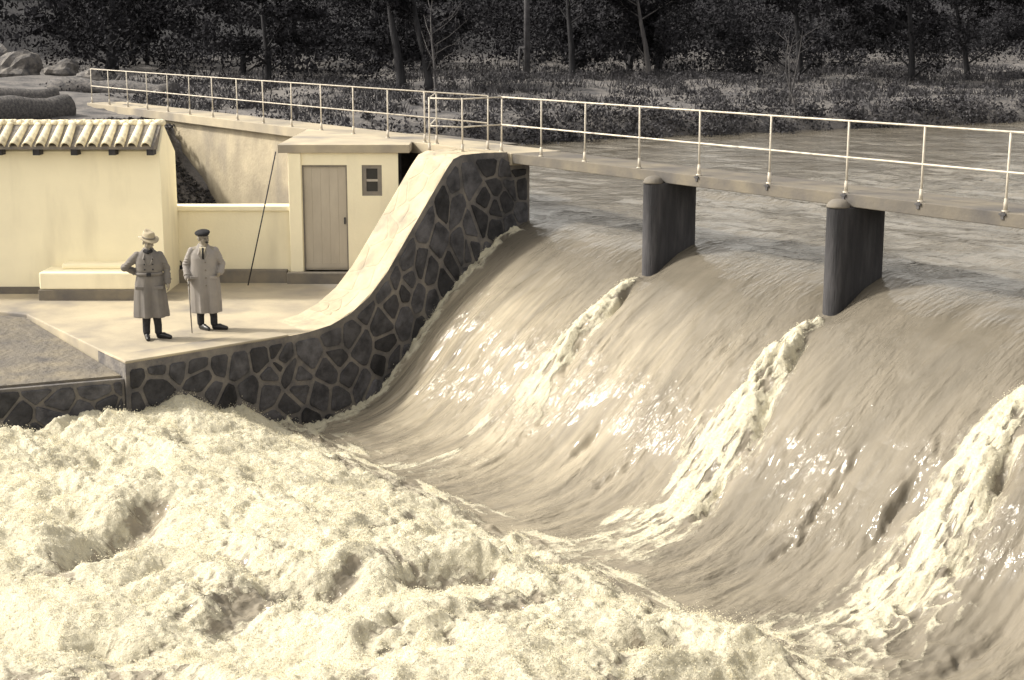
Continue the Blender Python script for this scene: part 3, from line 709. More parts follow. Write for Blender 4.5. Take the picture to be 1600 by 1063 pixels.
L(wf, WX0, WX0+t_, HD+0.02, HD+0.1, WZ0, WZ1); L(wf, WX1-t_, WX1, HD+0.02, HD+0.1, WZ0, WZ1)
L(wf, WX0+t_, WX1-t_, HD+0.02, HD+0.1, WZ0, WZ0+t_); L(wf, WX0+t_, WX1-t_, HD+0.02, HD+0.1, WZ1-t_*0.8, WZ1)
win = wf.build('window', M_frame, hut)
q = MB(); zc = (WZ0+WZ1)/2; L(q, WX0+t_, WX1-t_, HD+0.03, HD+0.09, zc-0.022, zc+0.022); q.build('glazing_bar', M_rail, win)
for z0, z1 in ((WZ0+t_, zc-0.022), (zc+0.022, WZ1-t_*0.8)):
    q = MB(); L(q, WX0+t_, WX1-t_, HD+0.06, HD+0.068, z0, z1); q.build('pane', M_glass, win)

# low white wall left of the hut
yl = local_thing('yard_wall', -5.5, HD+0.05, TZ, 'low white yard wall with pale ledge between shed and hut', 'wall')
o_ = (-5.5, HD+0.05, TZ)
q = MB(); L(q, -6.75, -4.31, HD+0.05, HD+0.35, TZ, -1.29, o_); q.build('wall_face', M_white, yl)
q = MB(); L(q, -6.78, -4.31, HD+0.0, HD+0.4, -1.29, -1.19, o_); q.build('ledge', M_white, yl, bevel=0.015)
q = MB(); L(q, -6.75, -4.43, HD-0.10, HD+0.047, TZ-0.05, TZ+0.26, o_); q.build('plinth', M_plinth, yl, bevel=0.015)

# white shed / tiled wall at the left
SD = 28.7
shed = local_thing('tiled_outbuilding', -9.5, SD, TZ, 'long white outbuilding wall with a row of barrel roof tiles at left', 'building')
o_ = (-9.5, SD, TZ)
gp = [(SD, TZ-0.3), (SD, -0.02), (SD+0.45, 0.44), (SD+1.32, -0.12), (SD+1.32, TZ-0.3)]
q = MB(); q.prism(gp, -17.0, -6.56, lambda a, b, h: (h-o_[0], a-o_[1], b-o_[2])); q.build('wall', M_white, shed)
q = MB(); q.prism([(SD-0.30, 0.04), (SD-0.30, 0.10), (SD+0.42, 0.46), (SD+0.42, 0.42), (SD, 0.02)], -17.0, -6.60, lambda a, b, h: (h-o_[0], a-o_[1], b-o_[2])); q.build('roof_bed', M_tilebed, shed)
q = MB()
for k in range(64):
    s0 = -17+k*0.163
    q.chain([(s0-o_[0], 0.44, 0.475-TZ+rg.uniform(-.008, .008)), (s0+0.15-o_[0], 0.44, 0.48-TZ+rg.uniform(-.008, .008))], [0.062, 0.066], 8)
q.build('ridge', M_tile, shed, True)
# barrel tiles, each its own piece
def barrel():
    v = []; f = []; n = 8; st = 5
    for i in range(st):
        t = i/(st-1)
        r0 = 0.092-0.026*t
        for sh in (0.0, -0.016):
            for k in range(n+1):
                a = math.pi*k/n
                v.append((math.cos(a)*(r0+sh), t*0.80, math.sin(a)*(r0+sh)*1.05))
    m = 2*(n+1)
    for i in range(st-1):
        for k in range(n):
            a = i*m+k; f.append((a, a+1, a+m+1, a+m)); b = a+n+1; f.append((b+1, b, b+m, b+m+1))
    for i in (0, st-1):
        for k in range(n):
            a = i*m+k; b = a+n+1; f.append((a, b, b+1, a+1) if i == 0 else (a+1, b+1, b, a))
    for i in range(st-1):
        for k in (0, n):
            a = i*m+k; b = a+n+1; f.append((a, a+m, b+m, b))
    return mesh_obj('roof_tile', v, f, M_tile, shed, True)
bt = barrel(); pitch = math.atan2(0.36, 0.72)
for k in range(42):
    s = -6.74-0.243*k
    lc = (s-o_[0]+rg.uniform(-.012, .012), -0.33+rg.uniform(-.015, .015), 0.088-TZ)
    rt = (pitch+R(rg.uniform(-1.5, 1.5)), 0, R(rg.uniform(-2.5, 2.5)))
    if k == 0: bt.location = lc; bt.rotation_euler = rt
    else: same(bt, shed, lc, rt)
for k in range(15):
    s = -6.68-0.70*k
    q = MB(); L(q, s-0.06, s+0.06, SD-0.26, SD-0.001, -0.07, 0.035, o_); q.build('rafter_end', M_dark, shed)
q = MB(); L(q, -17, -8.8, SD-0.05, SD-0.002, TZ-0.05, TZ+0.13, o_); q.build('plinth', M_plinth, shed)
bench = local_thing('wall_bench', -7.7, 28.2, TZ, 'long low white block bench against the white outbuilding', 'bench')
o_ = (-7.7, 28.2, TZ)
q = MB(); L(q, -8.72, -6.60, 27.95, SD-0.003, TZ+0.2, TZ+0.52, o_); q.build('seat_block', M_white, bench, bevel=0.03)
q = MB(); L(q, -8.4, -6.64, 28.35, SD-0.004, TZ+0.52, TZ+0.62, o_); q.build('back_ledge', M_white, bench, bevel=0.03)
q = MB(); L(q, -8.74, -6.56, 27.93, SD-0.006, TZ-0.05, TZ+0.198, o_); q.build('plinth', M_plinth, bench, bevel=0.015)

# leaning pole
pb = W(-5.16, 29.62, TZ); pt = W(-4.58, 29.9, -0.12)
pole = mesh_obj('leaning_pole', [], [], None); bpy.data.objects.remove(pole)
q = MB(); q.tube([Vector((0, 0, 0)), (pt-pb)*0.5+Vector((0.01, 0, 0)), pt-pb], 0.013, 8)
pole = q.build('leaning_pole', M_dark, None, True); pole.location = pb; tag(pole, 'thin dark rod leaning up against the hut roof', 'rod')

# bag by the wall end
bag = empty('dark_bag', (-28.45, 11.62, TZ), ROT); tag(bag, 'small black bag standing at the wall foot between the two men', 'bag')
q = MB(); q.loft([[(0.13*k*math.cos(a)*(1 if abs(math.cos(a)) < .7 else .95), 0.07*k*math.sin(a), z) for a in [2*math.pi*i/16 for i in range(16)]] for z, k in ((0, .85), (.02, 1), (.2, .98), (.3, .8), (.33, .5))]).build('bag_body', M_black, bag, True)
q = MB(); q.tube([(-.07, 0, .31), (-.06, 0, .4), (0, 0, .44), (.06, 0, .4), (.07, 0, .31)], .011, 6).build('bag_handle', M_black, bag, True)

# ------------------------------------------------------------------ the two men
def ring(z, rx, ry, cx=0, cy=0, n=40, folds=0.0, ph=0.0, nf=7, dent=None, sq=2.4):
    out = []
    for k in range(n):
        a = 2*math.pi*k/n; ca, sa = math.cos(a), math.sin(a)
        m = (abs(ca)**sq+abs(sa)**sq)**(-1/sq)
        m *= 1+folds*(math.cos(nf*a+ph)+0.6*math.cos((nf+4)*a+1.7*ph))
        if dent:
            da = (a-dent[0]+math.pi) % (2*math.pi)-math.pi
            m *= 1-dent[1]*math.exp(-(da/dent[2])**2)+0.6*dent[1]*math.exp(-((da-2.2*dent[2])/dent[2])**2)
        out.append((cx+rx*m*ca, cy+ry*m*sa, z))
    return out
def hand(mb, wrist, dirv, side, curl=0.5):
    """palm, four unequal fingers and a thumb"""
    d = Vector(dirv).normalized(); s = (Vector(side)-d*Vector(side).dot(d)).normalized(); nrm = d.cross(s)
    w0 = Vector(wrist)
    mb.chain([w0, w0+d*0.05], [0.026, 0.03]); mb.chain([w0+d*0.03+s*0.018, w0+d*0.085+s*0.024], [0.02, 0.017]); mb.chain([w0+d*0.03-s*0.018, w0+d*0.082-s*0.024], [0.02, 0.017])
    for k, (o_, ln) in enumerate(((0.030, 0.062), (0.010, 0.072), (-0.010, 0.067), (-0.030, 0.052))):
        p = w0+d*0.085+s*o_; q1 = p+d*ln*0.5+nrm*curl*ln*0.2; q2 = q1+d*ln*(0.45-0.3*curl)+nrm*curl*ln*0.6
        mb.chain([p, q1, q2], [0.0095, 0.0088, 0.0075], 8)
    p = w0+d*0.03+s*0.032; mb.chain([p, p+s*0.022+d*0.028+nrm*0.012*curl, p+s*0.022+d*0.058+nrm*0.03*curl], [0.012, 0.0105, 0.0085], 8)
def shoe(mb, heel, ang, L_=0.28):
    d = Vector((math.sin(ang), -math.cos(ang), 0)); h = Vector(heel)
    mb.ball(h+Vector((0, 0, 0.05)), (0.042, 0.05, 0.052)); mb.chain([h+Vector((0, 0, .05)), h+d*0.1+Vector((0, 0, 0.06))], [0.043, 0.046])
    mb.chain([h+d*0.1+Vector((0, 0, .055)), h+d*0.17+Vector((0, 0, 0.04)), h+d*0.215+Vector((0, 0, 0.033))], [0.045, 0.042, 0.034])
    mb.chain([h+Vector((0, 0, .02)), h+d*0.1+Vector((0, 0, .018)), h+d*0.215+Vector((0, 0, 0.018))], [0.03, 0.03, 0.026])
    mb.chain([h+Vector((0, 0, .06)), h+Vector((0, 0, .16))], [0.045, 0.048])

def person(loc, turn, kind):
    scale = 1.0
    body = MB()
    if kind == 1:
        lab = 'man in pale hat and belted trench coat, elbow out, left of the pair'
        hips = 0.90; feet = [(-0.085, 0.02, 0.0), (0.10, 0.05, 0.0)]; fang = [R(8), R(62)]
        sh = [(-0.175, 0.0, 1.37), (0.175, 0.0, 1.37)]; el = [(-0.385, 0.06, 1.17), (0.27, 0.05, 1.15)]; wr = [(-0.20, 0.15, 1.08), (0.285, -0.04, 0.94)]
        hdir = [(0.9, 0.2, -0.3), (0.15, -0.2, -1)]; hz = 1.585; look = R(30); nod = R(14)
    else:
        lab = 'man in dark beret and grey overcoat, leaning on a walking stick'
        hips = 0.88; feet = [(-0.09, 0.04, 0.0), (0.13, 0.0, 0.0)]; fang = [R(38), R(70)]
        sh = [(-0.19, 0.0, 1.33), (0.19, 0.0, 1.33)]; el = [(-0.29, 0.03, 1.10), (0.29, 0.05, 1.10)]; wr = [(-0.265, -0.10, 0.90), (0.27, -0.08, 0.98)]
        hdir = [(0.15, -0.35, -0.6), (-0.5, -0.5, -0.6)]; hz = 1.545; look = R(42); nod = R(4)
    # skull, face, neck
    Hm = Matrix.Rotation(look, 3, 'Z') @ Matrix.Rotation(nod, 3, 'X'); hc = Vector((0.01, -0.02, hz))
    def H(p): return hc+Hm @ (Vector(p)*1.08)
    body.ball(H((0, 0.012, 0.03)), (0.076, 0.094, 0.088), rot=Hm); body.ball(H((0, -0.02, -0.035)), (0.062, 0.07, 0.082), rot=Hm)
    body.ball(H((0, -0.066, -0.088)), (0.027, 0.022, 0.02), rot=Hm)
    body.chain([H((0, -0.085, 0.012)), H((0, -0.108, -0.03))], [0.011, 0.0165], 8)
    body.chain([H((-0.045, -0.066, 0.022)), H((0, -0.08, 0.026)), H((0.045, -0.066, 0.022))], [0.012, 0.013, 0.012], 8)
    for k in (-1, 1):
        body.ball(H((0.076*k, 0.012, -0.012)), (0.012, 0.022, 0.033), rot=Hm); body.ball(H((0.042*k, -0.058, -0.03)), (0.022, 0.02, 0.024), rot=Hm)
    body.chain([H((-0.022, -0.083, -0.062)), H((0.022, -0.083, -0.062))], [0.009, 0.009], 8)
    body.chain([(0, 0.005, hz-0.07), (0, 0.015, 1.40)], [0.056, 0.066])
    # trunk
    body.chain([(0, 0.01, 1.33), (0, 0.0, 1.1), (0, 0.01, 0.93)], [0.125, 0.11, 0.125])
    for k in range(2):
        body.chain([(0, 0.01, 1.35), sh[k]], [0.09, 0.062])
        body.chain([sh[k], el[k], wr[k]], [0.052, 0.04, 0.028])
        hand(body, wr[k], hdir[k], (0.2 if k == 0 else -0.2, -1, 0), 0.6)
        f_ = Vector(feet[k]); kn = f_*0.75+Vector((0, -0.03, 0.48))
        body.chain([(math.copysign(0.09, f_.x), 0.01, hips), kn, f_+Vector((0, 0, 0.09))], [0.085, 0.058, 0.04])
    p = body.build('person', M_skin, None, remesh=0.0085, sm_it=2)
    p.location = loc; p.rotation_euler = (0, 0, ROT+turn); tag(p, lab, 'person')
    # trousers and shoes
    for k in range(2):
        f_ = Vector(feet[k]); kn = f_*0.75+Vector((0, -0.03, 0.48)); hp = Vector((math.copysign(0.09, f_.x), 0.01, hips))
        t = MB(); t.chain([hp, kn, f_+Vector((0, 0.0, 0.22)), f_+Vector((0, 0, 0.11))], [0.092, 0.074, 0.062, 0.06], 14); t.build('trouser_leg', M_trous, p, remesh=0.012, sm_it=2)
        s = MB(); shoe(s, f_+Vector((0, 0.02, 0)), fang[k]); s.build('shoe', M_shoe, p, remesh=0.009, sm_it=2)
    # eyes
    for k in (-1, 1):
        MB().ball(H((0.03*k, -0.079, 0.002)), 0.009, 8, 6).build('eye', M_shoe, p, True)
    MB().chain([H((-0.02, -0.092, -0.062)), H((0.02, -0.092, -0.062))], [0.0045, 0.0045], 6).build('mouth', M_trous, p, True)
    coat = MB(); fr_ = -math.pi/2
    if kind == 1:
        rings = [ring(0.37, .265, .19, .005, .01, folds=.085, ph=0.4, nf=7, dent=(fr_+.25, .2, .14)), ring(0.45, .262, .187, .005, .01, folds=.085, ph=.5, dent=(fr_+.25, .2, .14)), ring(0.7, .245, .172, 0, .01, folds=.075, ph=.7, dent=(fr_+.2, .17, .13)),
                 ring(0.92, .225, .158, 0, .01, folds=.04, ph=.9, dent=(fr_+.15, .06, .12)), ring(1.03, .205, .148, 0, .01, folds=.018, ph=1), ring(1.08, .188, .135, 0, .01, folds=.02), ring(1.13, .205, .145, 0, .005, folds=.014, ph=2),
                 ring(1.25, .205, .146, 0, 0), ring(1.34, .20, .128, 0, 0.005), ring(1.40, .165, .108, 0, .01), ring(1.44, .12, .09, 0, .01), ring(1.475, .08, .078, 0, .0), ring(1.49, .07, .07, 0, .0)]
    else:
        rings = [ring(0.30, .235, .175, .015, .0, folds=.08, ph=0.2, dent=(fr_+.1, .22, .12)), ring(0.4, .237, .174, .012, 0, folds=.08, ph=.3, dent=(fr_+.1, .22, .12)), ring(0.7, .238, .168, .01, 0, folds=.06, ph=.5, dent=(fr_+.1, .10, .1)),
                 ring(0.95, .235, .162, 0, 0, folds=.016, ph=.7, dent=(fr_+.08, .05, .1)), ring(1.12, .215, .155, 0, 0, folds=.01), ring(1.22, .215, .15, 0, 0), ring(1.30, .21, .13, 0, .005), ring(1.36, .17, .107, 0, .01), ring(1.40, .12, .085, 0, .015), ring(1.435, .075, .07, 0, .02)]
    coat.loft(rings)
    for k in range(2):
        s_, e_, w_ = Vector(sh[k]), Vector(el[k]), Vector(wr[k])
        coat.chain([s_+Vector((-math.copysign(.05, s_.x), 0, -.02)), s_, s_.lerp(e_, .5), e_, e_.lerp(w_, .5), e_.lerp(w_, 1.0)], [.07, .068, .068, .066, .06, .055], 14)
    for k in range(2):
        s_, e_, w_ = Vector(sh[k]), Vector(el[k]), Vector(wr[k])
        for t in (0.55, 0.72, 0.9): coat.ball(s_.lerp(e_, t)+Vector((0, -.01, 0)), (.074, .074, .02), 12, 6)
        for t in (0.15, 0.4): coat.ball(e_.lerp(w_, t), (.069, .069, .018), 12, 6)
    coat.build('coat', M_coat1 if kind == 1 else M_coat2, p, remesh=0.0105, sm_it=2)
    cm = M_coat1 if kind == 1 else M_coat2
    # collar and lapels
    col = MB(); zc_ = hz-0.135
    for k in (-1, 1):
        col.chain([(0, .075, zc_+.03), (.065*k, .045, zc_+.025), (.085*k, -.02, zc_), (.055*k, -.085, zc_-.05)], [.02, .022, .022, .016], 8)
        col.chain([(.055*k, -.085, zc_-.05), (.075*k, -.125, zc_-.12), (.03*k, -.148, zc_-.22)], [.016, .022, .012], 8)
    col.build('collar', cm, p, remesh=0.009, sm_it=2)
    for k in range(2):
        e_, w_ = Vector(el[k]), Vector(wr[k]); a = e_.lerp(w_, .78); b = e_.lerp(w_, .84)
        MB().tube([a, b], [.0665, .066], 14).build('cuff_strap', cm, p, True)
    if kind == 1:
        bt_ = MB(); bt_.loft([ring(1.055, .203, .15, 0, .01, 32), ring(1.055, .214, .16, 0, .01, 32), ring(1.105, .212, .158, 0, .01, 32), ring(1.105, .2, .148, 0, .01, 32)], cap=False)
        bt_.build('belt', M_coat1, p, True)
        MB().box(-.035, .035, -.172, -.15, 1.05, 1.11).build('belt_buckle', M_trous, p, bevel=.006)
        MB().chain([(-.05, -.075, 1.452), (0, -.098, 1.435), (.05, -.075, 1.452)], [.03, .034, .03], 10).build('scarf', M_trous, p, True)
        for k in range(3):
            for sx in (-.06, .07): MB().ball((sx, -.158+.01*(k == 2), 1.33-.085*k), (.013, .007, .013), 8, 6).build('button', M_trous, p, True)
        # hat
        hat = MB(); n = 32; rr = []
        Hh = Hm @ Matrix.Rotation(R(3), 3, 'X')
        def HR(z, rx, ry, wav=0.0, dz=None):
            return [H((rx*math.cos(a), 0.005+ry*math.sin(a), z+wav*math.cos(2*a)+(dz(a) if dz else 0))) for a in [2*math.pi*k/n for k in range(n)]]
        for z, rx, ry, wv in ((.058, .088, .105, 0), (.050, .125, .145, .010), (.052, .148, .168, .016), (.060, .148, .168, .016), (.062, .12, .14, .010), (.07, .092, .11, 0), (.12, .088, .106, 0), (.155, .078, .098, -.006), (.17, .058, .082, -.010), (.158, .03, .06, -.006), (.15, .01, .03, 0)):
            rr.append(HR(z, rx, ry, wv))
        hat.loft(rr); h_ = hat.build('hat', M_felt, p, True)
        hb = MB(); hb.loft([HR(.072, .0935, .1115), HR(.072, .096, .114), HR(.097, .0935, .111), HR(.097, .0905, .1085)], cap=False); hb.build('hat_band', M_plinth, h_, True)
    else:
        sf = MB(); sf.add([(-.05, -.06, zc_-.01), (.05, -.06, zc_-.01), (0.0, -.146, zc_-.17), (-.05, -.118, zc_-.01), (.05, -.118, zc_-.01), (.0, -.172, zc_-.17)], [(0, 1, 2), (3, 5, 4), (0, 3, 4, 1), (1, 4, 5, 2), (2, 5, 3, 0)]); sf.build('shirt_front', M_shirt, p)
        MB().chain([(0, -.125, zc_-.025), (0, -.145, zc_-.07), (.002, -.172, zc_-.18)], [.016, .016, .019], 8).build('tie', M_black, p, True)
        for k in range(4): MB().ball((.035, -.168+.004*k, 1.16-.13*k), (.013, .007, .013), 8, 6).build('button', M_plinth, p, True)
        bm_ = Matrix.Rotation(R(-12), 3, 'Y')
        MB().ball(H((-.012, .01, .083)), (.125, .135, .048), 18, 10, rot=Hm @ bm_).ball(H((0, 0, .06)), (.086, .104, .035), 16, 8, rot=Hm).ball(H((-.02, .01, .13)), (.008, .008, .012), 6, 5).build('beret', M_beret, p, remesh=.009, sm_it=2)
        MB().chain([H((-.028, -.09, -.052)), H((0, -.1, -.046)), H((.028, -.09, -.052))], [.006, .009, .006], 8).build('moustache', M_trous, p, True)
        MB().ball(H((0, .045, .0)), (.076, .062, .06), 14, 8, rot=Hm).build('hair', M_plinth, p, True)
    for k in range(2):
        sx = (-.15, .15)[k]; z = .86 if kind == 1 else .9
        MB().box(sx-.07, sx+.07, -.158 if kind == 1 else -.16, -.13, z-.02, z+.03).build('pocket_flap', cm, p, bevel=.008)
    return p
man1 = person((-23.39, 9.05, TZ+0.0), R(10), 1)
man2 = person((-23.62, 10.09, TZ+0.0), R(8), 2)
# walking stick in the second man's hand
mw = Matrix.Translation((-23.62, 10.09, TZ)) @ Matrix.Rotation(ROT+R(8), 4, 'Z')
top = mw @ Vector((-.252, -.168, .845)); foot = mw @ Vector((-.215, -.32, .012))
q = MB(); hd = mw.to_3x3() @ Vector((.25, -1, 0)).normalized()
q.tube([Vector((0, 0, 0)), top-foot], [.010, .013], 8)
q.chain([top-foot+hd*-.05, top-foot+hd*.03, top-foot+hd*.065-Vector((0, 0, .02))], [.014, .014, .012], 8)
st = q.build('walking_stick', M_cane, None, True); st.location = foot; tag(st, 'wooden walking stick held by the man in the beret', 'walking stick')

# ------------------------------------------------------------------ logs, rocks, plants on the left bank
def log(name, a, b, r0, r1, label, stub=None):
    a = Vector(a); b = Vector(b); n = 9; pts = []; rad = []
    for i in range(n):
        t = i/(n-1); pts.append((b-a)*t+Vector((0, 0, .04*math.sin(t*5)))); rad.append(r0+(r1-r0)*t+rg.uniform(-.07, .07))
    e = empty(name, a); tag(e, label, 'log', 'felled logs on the bank')
    MB().tube(pts, rad, 14).build('trunk', M_log, e, True)
    d = (b-a).normalized()
    for p, r_, k in ((pts[0], rad[0], -1), (pts[-1], rad[-1], 1)):
        MB().tube([p, p+d*k*.02], [r_*.93, r_*.9], 14).build('cut_end', M_bark_pale, e)
    if stub: MB().tube([pts[4], pts[4]+Vector(stub)], [.1, .05], 8).build('branch_stub', M_log, e, True)
log('log', (-40.8, 9.8, -.05), (-42.6, 14.3, .02), .42, .36, 'thick dark log lying above the tiled outbuilding roof')
log('log', (-46.5, 10.6, .15), (-46.0, 15.2, .15), .34, .26, 'dark log lying behind the thick log at left edge')
log('log', (-52.5, 17.2, .2), (-48.0, 19.7, .2), .3, .22, 'pale-topped log beyond the left railing end', (0.3, .2, .4))
def rock(loc, s, label, group='pale boulders on the bank'):
    bm = bmesh.new(); bmesh.ops.create_icosphere(bm, subdivisions=3, radius=1)
    ph = rg.uniform(0, 50)
    for v_ in bm.verts:
        c = v_.co; f_ = 1+.22*math.sin(3*c.x+ph)*math.cos(2.6*c.y+ph)+.14*math.sin(5*c.z+2*c.x+ph)+.07*math.sin(11*c.y+7*c.x+ph)
        v_.co = Vector((c.x*s[0], c.y*s[1], max(c.z, -.4)*s[2]))*f_
    me = bpy.data.meshes.new('boulder'); bm.to_mesh(me); bm.free(); me.materials.append(M_rock)
    o = bpy.data.objects.new('boulder', me); C.objects.link(o); o.location = loc; o.rotation_euler = (0, 0, rg.uniform(0, 6)); tag(o, label, 'boulder', group)
for x, y, s, lb in [(-63, 19.3, (1.0, .8, .75), 'largest pale boulder in the heap at far left'), (-61.5, 20.6, (.7, .6, .5), 'medium pale boulder right of the largest in the heap'), (-65.5, 19.0, (.9, .7, .9), 'tall pale boulder behind the heap at far left'), (-58.5, 20.6, (.55, .5, .35), 'low boulder at the right end of the heap'),
                    (-48.2, 19.2, (.32, .25, .18), 'small pale stone beside the railing end'), (-46.6, 18.9, (.42, .25, .14), 'flat white stone on the ground behind the railing')]:
    rock((x, y, gz(x, y)+s[2]*.25), s, lb)

# ------------------------------------------------------------------ trees and undergrowth
def leaf_cloud(centers, radii, n_per, size, rgn, flat=0.75):
    """leaf-sized quads spread through clumps; returns verts, faces"""
    C_ = np.repeat(np.asarray(centers), n_per, 0); Rr = np.repeat(np.asarray(radii), n_per)
    N = len(C_)
    d = rgn.normal(size=(N, 3)); d /= np.linalg.norm(d, axis=1)[:, None]
    P = C_ + d*(Rr*rgn.uniform(0.45, 1.05, N))[:, None]*np.array([1, 1, flat])
    a = rgn.normal(size=(N, 3)) + d*0.3; a /= np.linalg.norm(a, axis=1)[:, None]
    b = np.cross(a, rgn.normal(size=(N, 3))); b /= np.linalg.norm(b, axis=1)[:, None]
    s = size*rgn.uniform(0.6, 1.4, N); a *= s[:, None]; b *= (s*rgn.uniform(.35, .7, N))[:, None]
    v = np.stack([P-a, P+b*.9, P+a, P-b*.9], 1).reshape(-1, 3)
    f = np.arange(4*N).reshape(-1, 4)
    return v, f
def fast_obj(name, v, f, mt, parent=None):
    me, _ = grid_mesh(name, np.asarray(v), np.asarray(f), mt); me.polygons.foreach_set('use_smooth', np.zeros(len(me.polygons), bool))
    o = bpy.data.objects.new(name, me); C.objects.link(o)
    if parent: o.parent = parent
    return o
def tree(loc, h, spread, label, leaves=26, lsize=.16, bark=M_bark, lm=M_leaf, tr=.16, stems=1, lean=0.0, low=0.1, cat='tree', name='tree', limbs=13):
    e = empty(name, loc); tag(e, label, cat, 'trees on the far bank')
    tm = MB(); tips = []; rr = rg
    for s_ in range(stems):
        off = Vector((rr.uniform(-.35, .35), rr.uniform(-.35, .35), 0)) if stems > 1 else Vector()
        ln = Vector((rr.uniform(-.12, .12)+lean, rr.uniform(-.12, .12), 1))
        pts = [off+Vector((ln.x*h*t+.1*math.sin(t*6+s_*2), ln.y*h*t+.1*math.cos(t*5), h*t-.2)) for t in (0, .12, .3, .5, .7, .88, 1)]
        tm.tube(pts, [tr*1.35, tr, tr*.85, tr*.65, tr*.45, tr*.25, tr*.08], 8)
        for k in range(limbs):
            t = rr.uniform(low, .95); i = min(int(t*6), 5); p = pts[i].lerp(pts[i+1], t*6-i) if i < 6 else pts[-1]
            a = rr.uniform(0, 6.28); L_ = spread*rr.uniform(.5, 1.1)*(1.15-.5*t)
            q1 = p+Vector((math.cos(a)*L_*.5, math.sin(a)*L_*.5, L_*.3)); q2 = q1+Vector((math.cos(a+rr.uniform(-.5, .5))*L_*.5, math.sin(a)*L_*.5, L_*rr.uniform(.1, .5)))
            tm.tube([p, q1, q2], [tr*.35*(1.1-t*.6), tr*.2, tr*.06], 6); tips += [q1, q2]
            for j_ in range(3):
                a2 = rr.uniform(0, 6.28); q3 = q2+Vector((math.cos(a2), math.sin(a2), rr.uniform(-.2, .9)))*L_*.35
                tm.tube([q1.lerp(q2, rr.uniform(.2, 1)), q3], [tr*.1, tr*.03], 5); tips.append(q3)
    tm.build('trunk', bark, e, True)
    if leaves:
        cs = np.array([tuple(p) for p in tips]); v, f = leaf_cloud(cs, rng.uniform(.3, .75, len(cs))*spread*.38, int(leaves*3.6), lsize*.55, rng)
        fast_obj('crown', v, f, lm, e)
    return e
TR = [((-77.3, 26.4), 8, 2.4, 'dark tree with straight trunk at far upper left', 30, dict(tr=.2)),
      ((-67, 24.5), 8, 2.2, 'thick dark trunked tree second from the upper left corner', 30, dict(tr=.3)),
      ((-70.5, 27.2), 7, 1.8, 'pale many-stemmed tree behind the left railing end', 14, dict(stems=4, bark=M_bark_pale, tr=.09, lsize=.12)),
      ((-54.7, 26.2), 7.5, 2.2, 'slim leafy tree behind the middle of the left railing', 34, dict(tr=.13, low=.15)),
      ((-49, 28.8), 7, 2.0, 'leafy tree with stout dark trunk left of the gate', 34, dict(tr=.19, low=.2)),
      ((-48.3, 29.6), 7.5, 2.0, 'leafy tree with second stout trunk beside the gate', 30, dict(tr=.16, low=.2)),
      ((-45.6, 28.1), 6, 1.6, 'thin bare sapling above the railing gate', 0, dict(tr=.05, bark=M_bark_pale, limbs=16)),
      ((-52.3, 39), 7.5, 2.4, 'ivy-clad tree just right of the utility pole', 36, dict(tr=.14, low=.03)),
      ((-50.5, 41.7), 7, 2.0, 'pale trunked tree above the first bridge pier', 22, dict(tr=.12, bark=M_bark_pale, low=.12)),
      ((-52.2, 43.6), 7.5, 2.2, 'dark tree touching the pale trunked tree', 34, dict(tr=.18)),
      ((-37.8, 37.4), 4.0, 1.2, 'thin leaning bare stems on the bank near the water', 0, dict(tr=.035, stems=3, bark=M_bark_pale, limbs=6)),
      ((-43.8, 50.2), 8, 2.6, 'dark leafy tree left of the far right corner', 38, dict(tr=.14, low=.03)),
      ((-44.2, 54.3), 8, 2.8, 'dark leafy tree in the far right corner', 40, dict(tr=.13, low=.02)),
      ((-47, 47), 8, 2.6, 'broad dark tree in the wood above the second pier', 40, dict(tr=.14, low=.03)),
      ((-60, 34), 8, 2.6, 'dense dark tree behind the left of the utility pole', 38, dict(tr=.13, low=.02)),
      ((-63, 29), 8, 2.6, 'dense dark tree behind the slim leafy tree', 38, dict(tr=.13, low=.02)),
      ((-56, 45), 9, 2.8, 'dense dark tree deep in the wood right of centre', 38, dict(tr=.13, low=.02)),
      ((-41, 58), 8, 2.8, 'outermost dark tree past the right corner of the wood', 36, dict(tr=.13, low=.02))]
for (x, y), h, sp, lb, lv, kw in TR:
    tree((x, y, gz(x, y)), h*0.68, sp, lb, lv, **kw)

# thicket: a continuous mass of scrub along the wood's edge and up the hill
def scatter_bank(n, qmin, qmax, ymin, ymax, seed):
    rr = np.random.default_rng(seed); y = rr.uniform(ymin, ymax, n); q = rr.uniform(qmin, qmax, n); x = shore(y)-q
    return x, y, q
vs_ = []; fs_ = []; nb = 0
def pile(x, y, r, z, n_per, size, store, flat=.75):
    v, f = leaf_cloud(np.stack([x, y, z], -1), r, n_per, size, rng, flat)
    store[0].append(v); store[1].append(f+store[2]); store[2] += len(v)
thick = [[], [], 0]
x, y, q = scatter_bank(700, 14, 36, 10, 85, 301)
edge = 18+3.0*perlin(y*0.15, y*0+.5, 303)+24*sstep(25, 19, y)
k = q > edge; x, y, q = x[k], y[k], q[k]
zz = ground_h(x, y); rr_ = rng.uniform(.7, 1.7, len(x)); lift = rng.uniform(.2, 3.6, len(x))*np.clip((q-edge[k])/4, .15, 1)
pile(x, y, rr_, zz+lift+.2, 190, .085, thick)
x, y, q = scatter_bank(560, 30, 75, -25, 110, 305); zz = ground_h(x, y)
k = fbm(x*.07, y*.07, 2, 307) > -.45; x, y, zz = x[k], y[k], zz[k]
pile(x, y, rng.uniform(1.0, 2.6, len(x)), zz+rng.uniform(.4, 3.5, len(x)), 150, .16, thick)
o = fast_obj('thicket', np.concatenate(thick[0]), np.concatenate(thick[1]), M_leaf); tag(o, 'dark thicket of scrub filling the far bank behind the trees', 'undergrowth', kind='stuff')
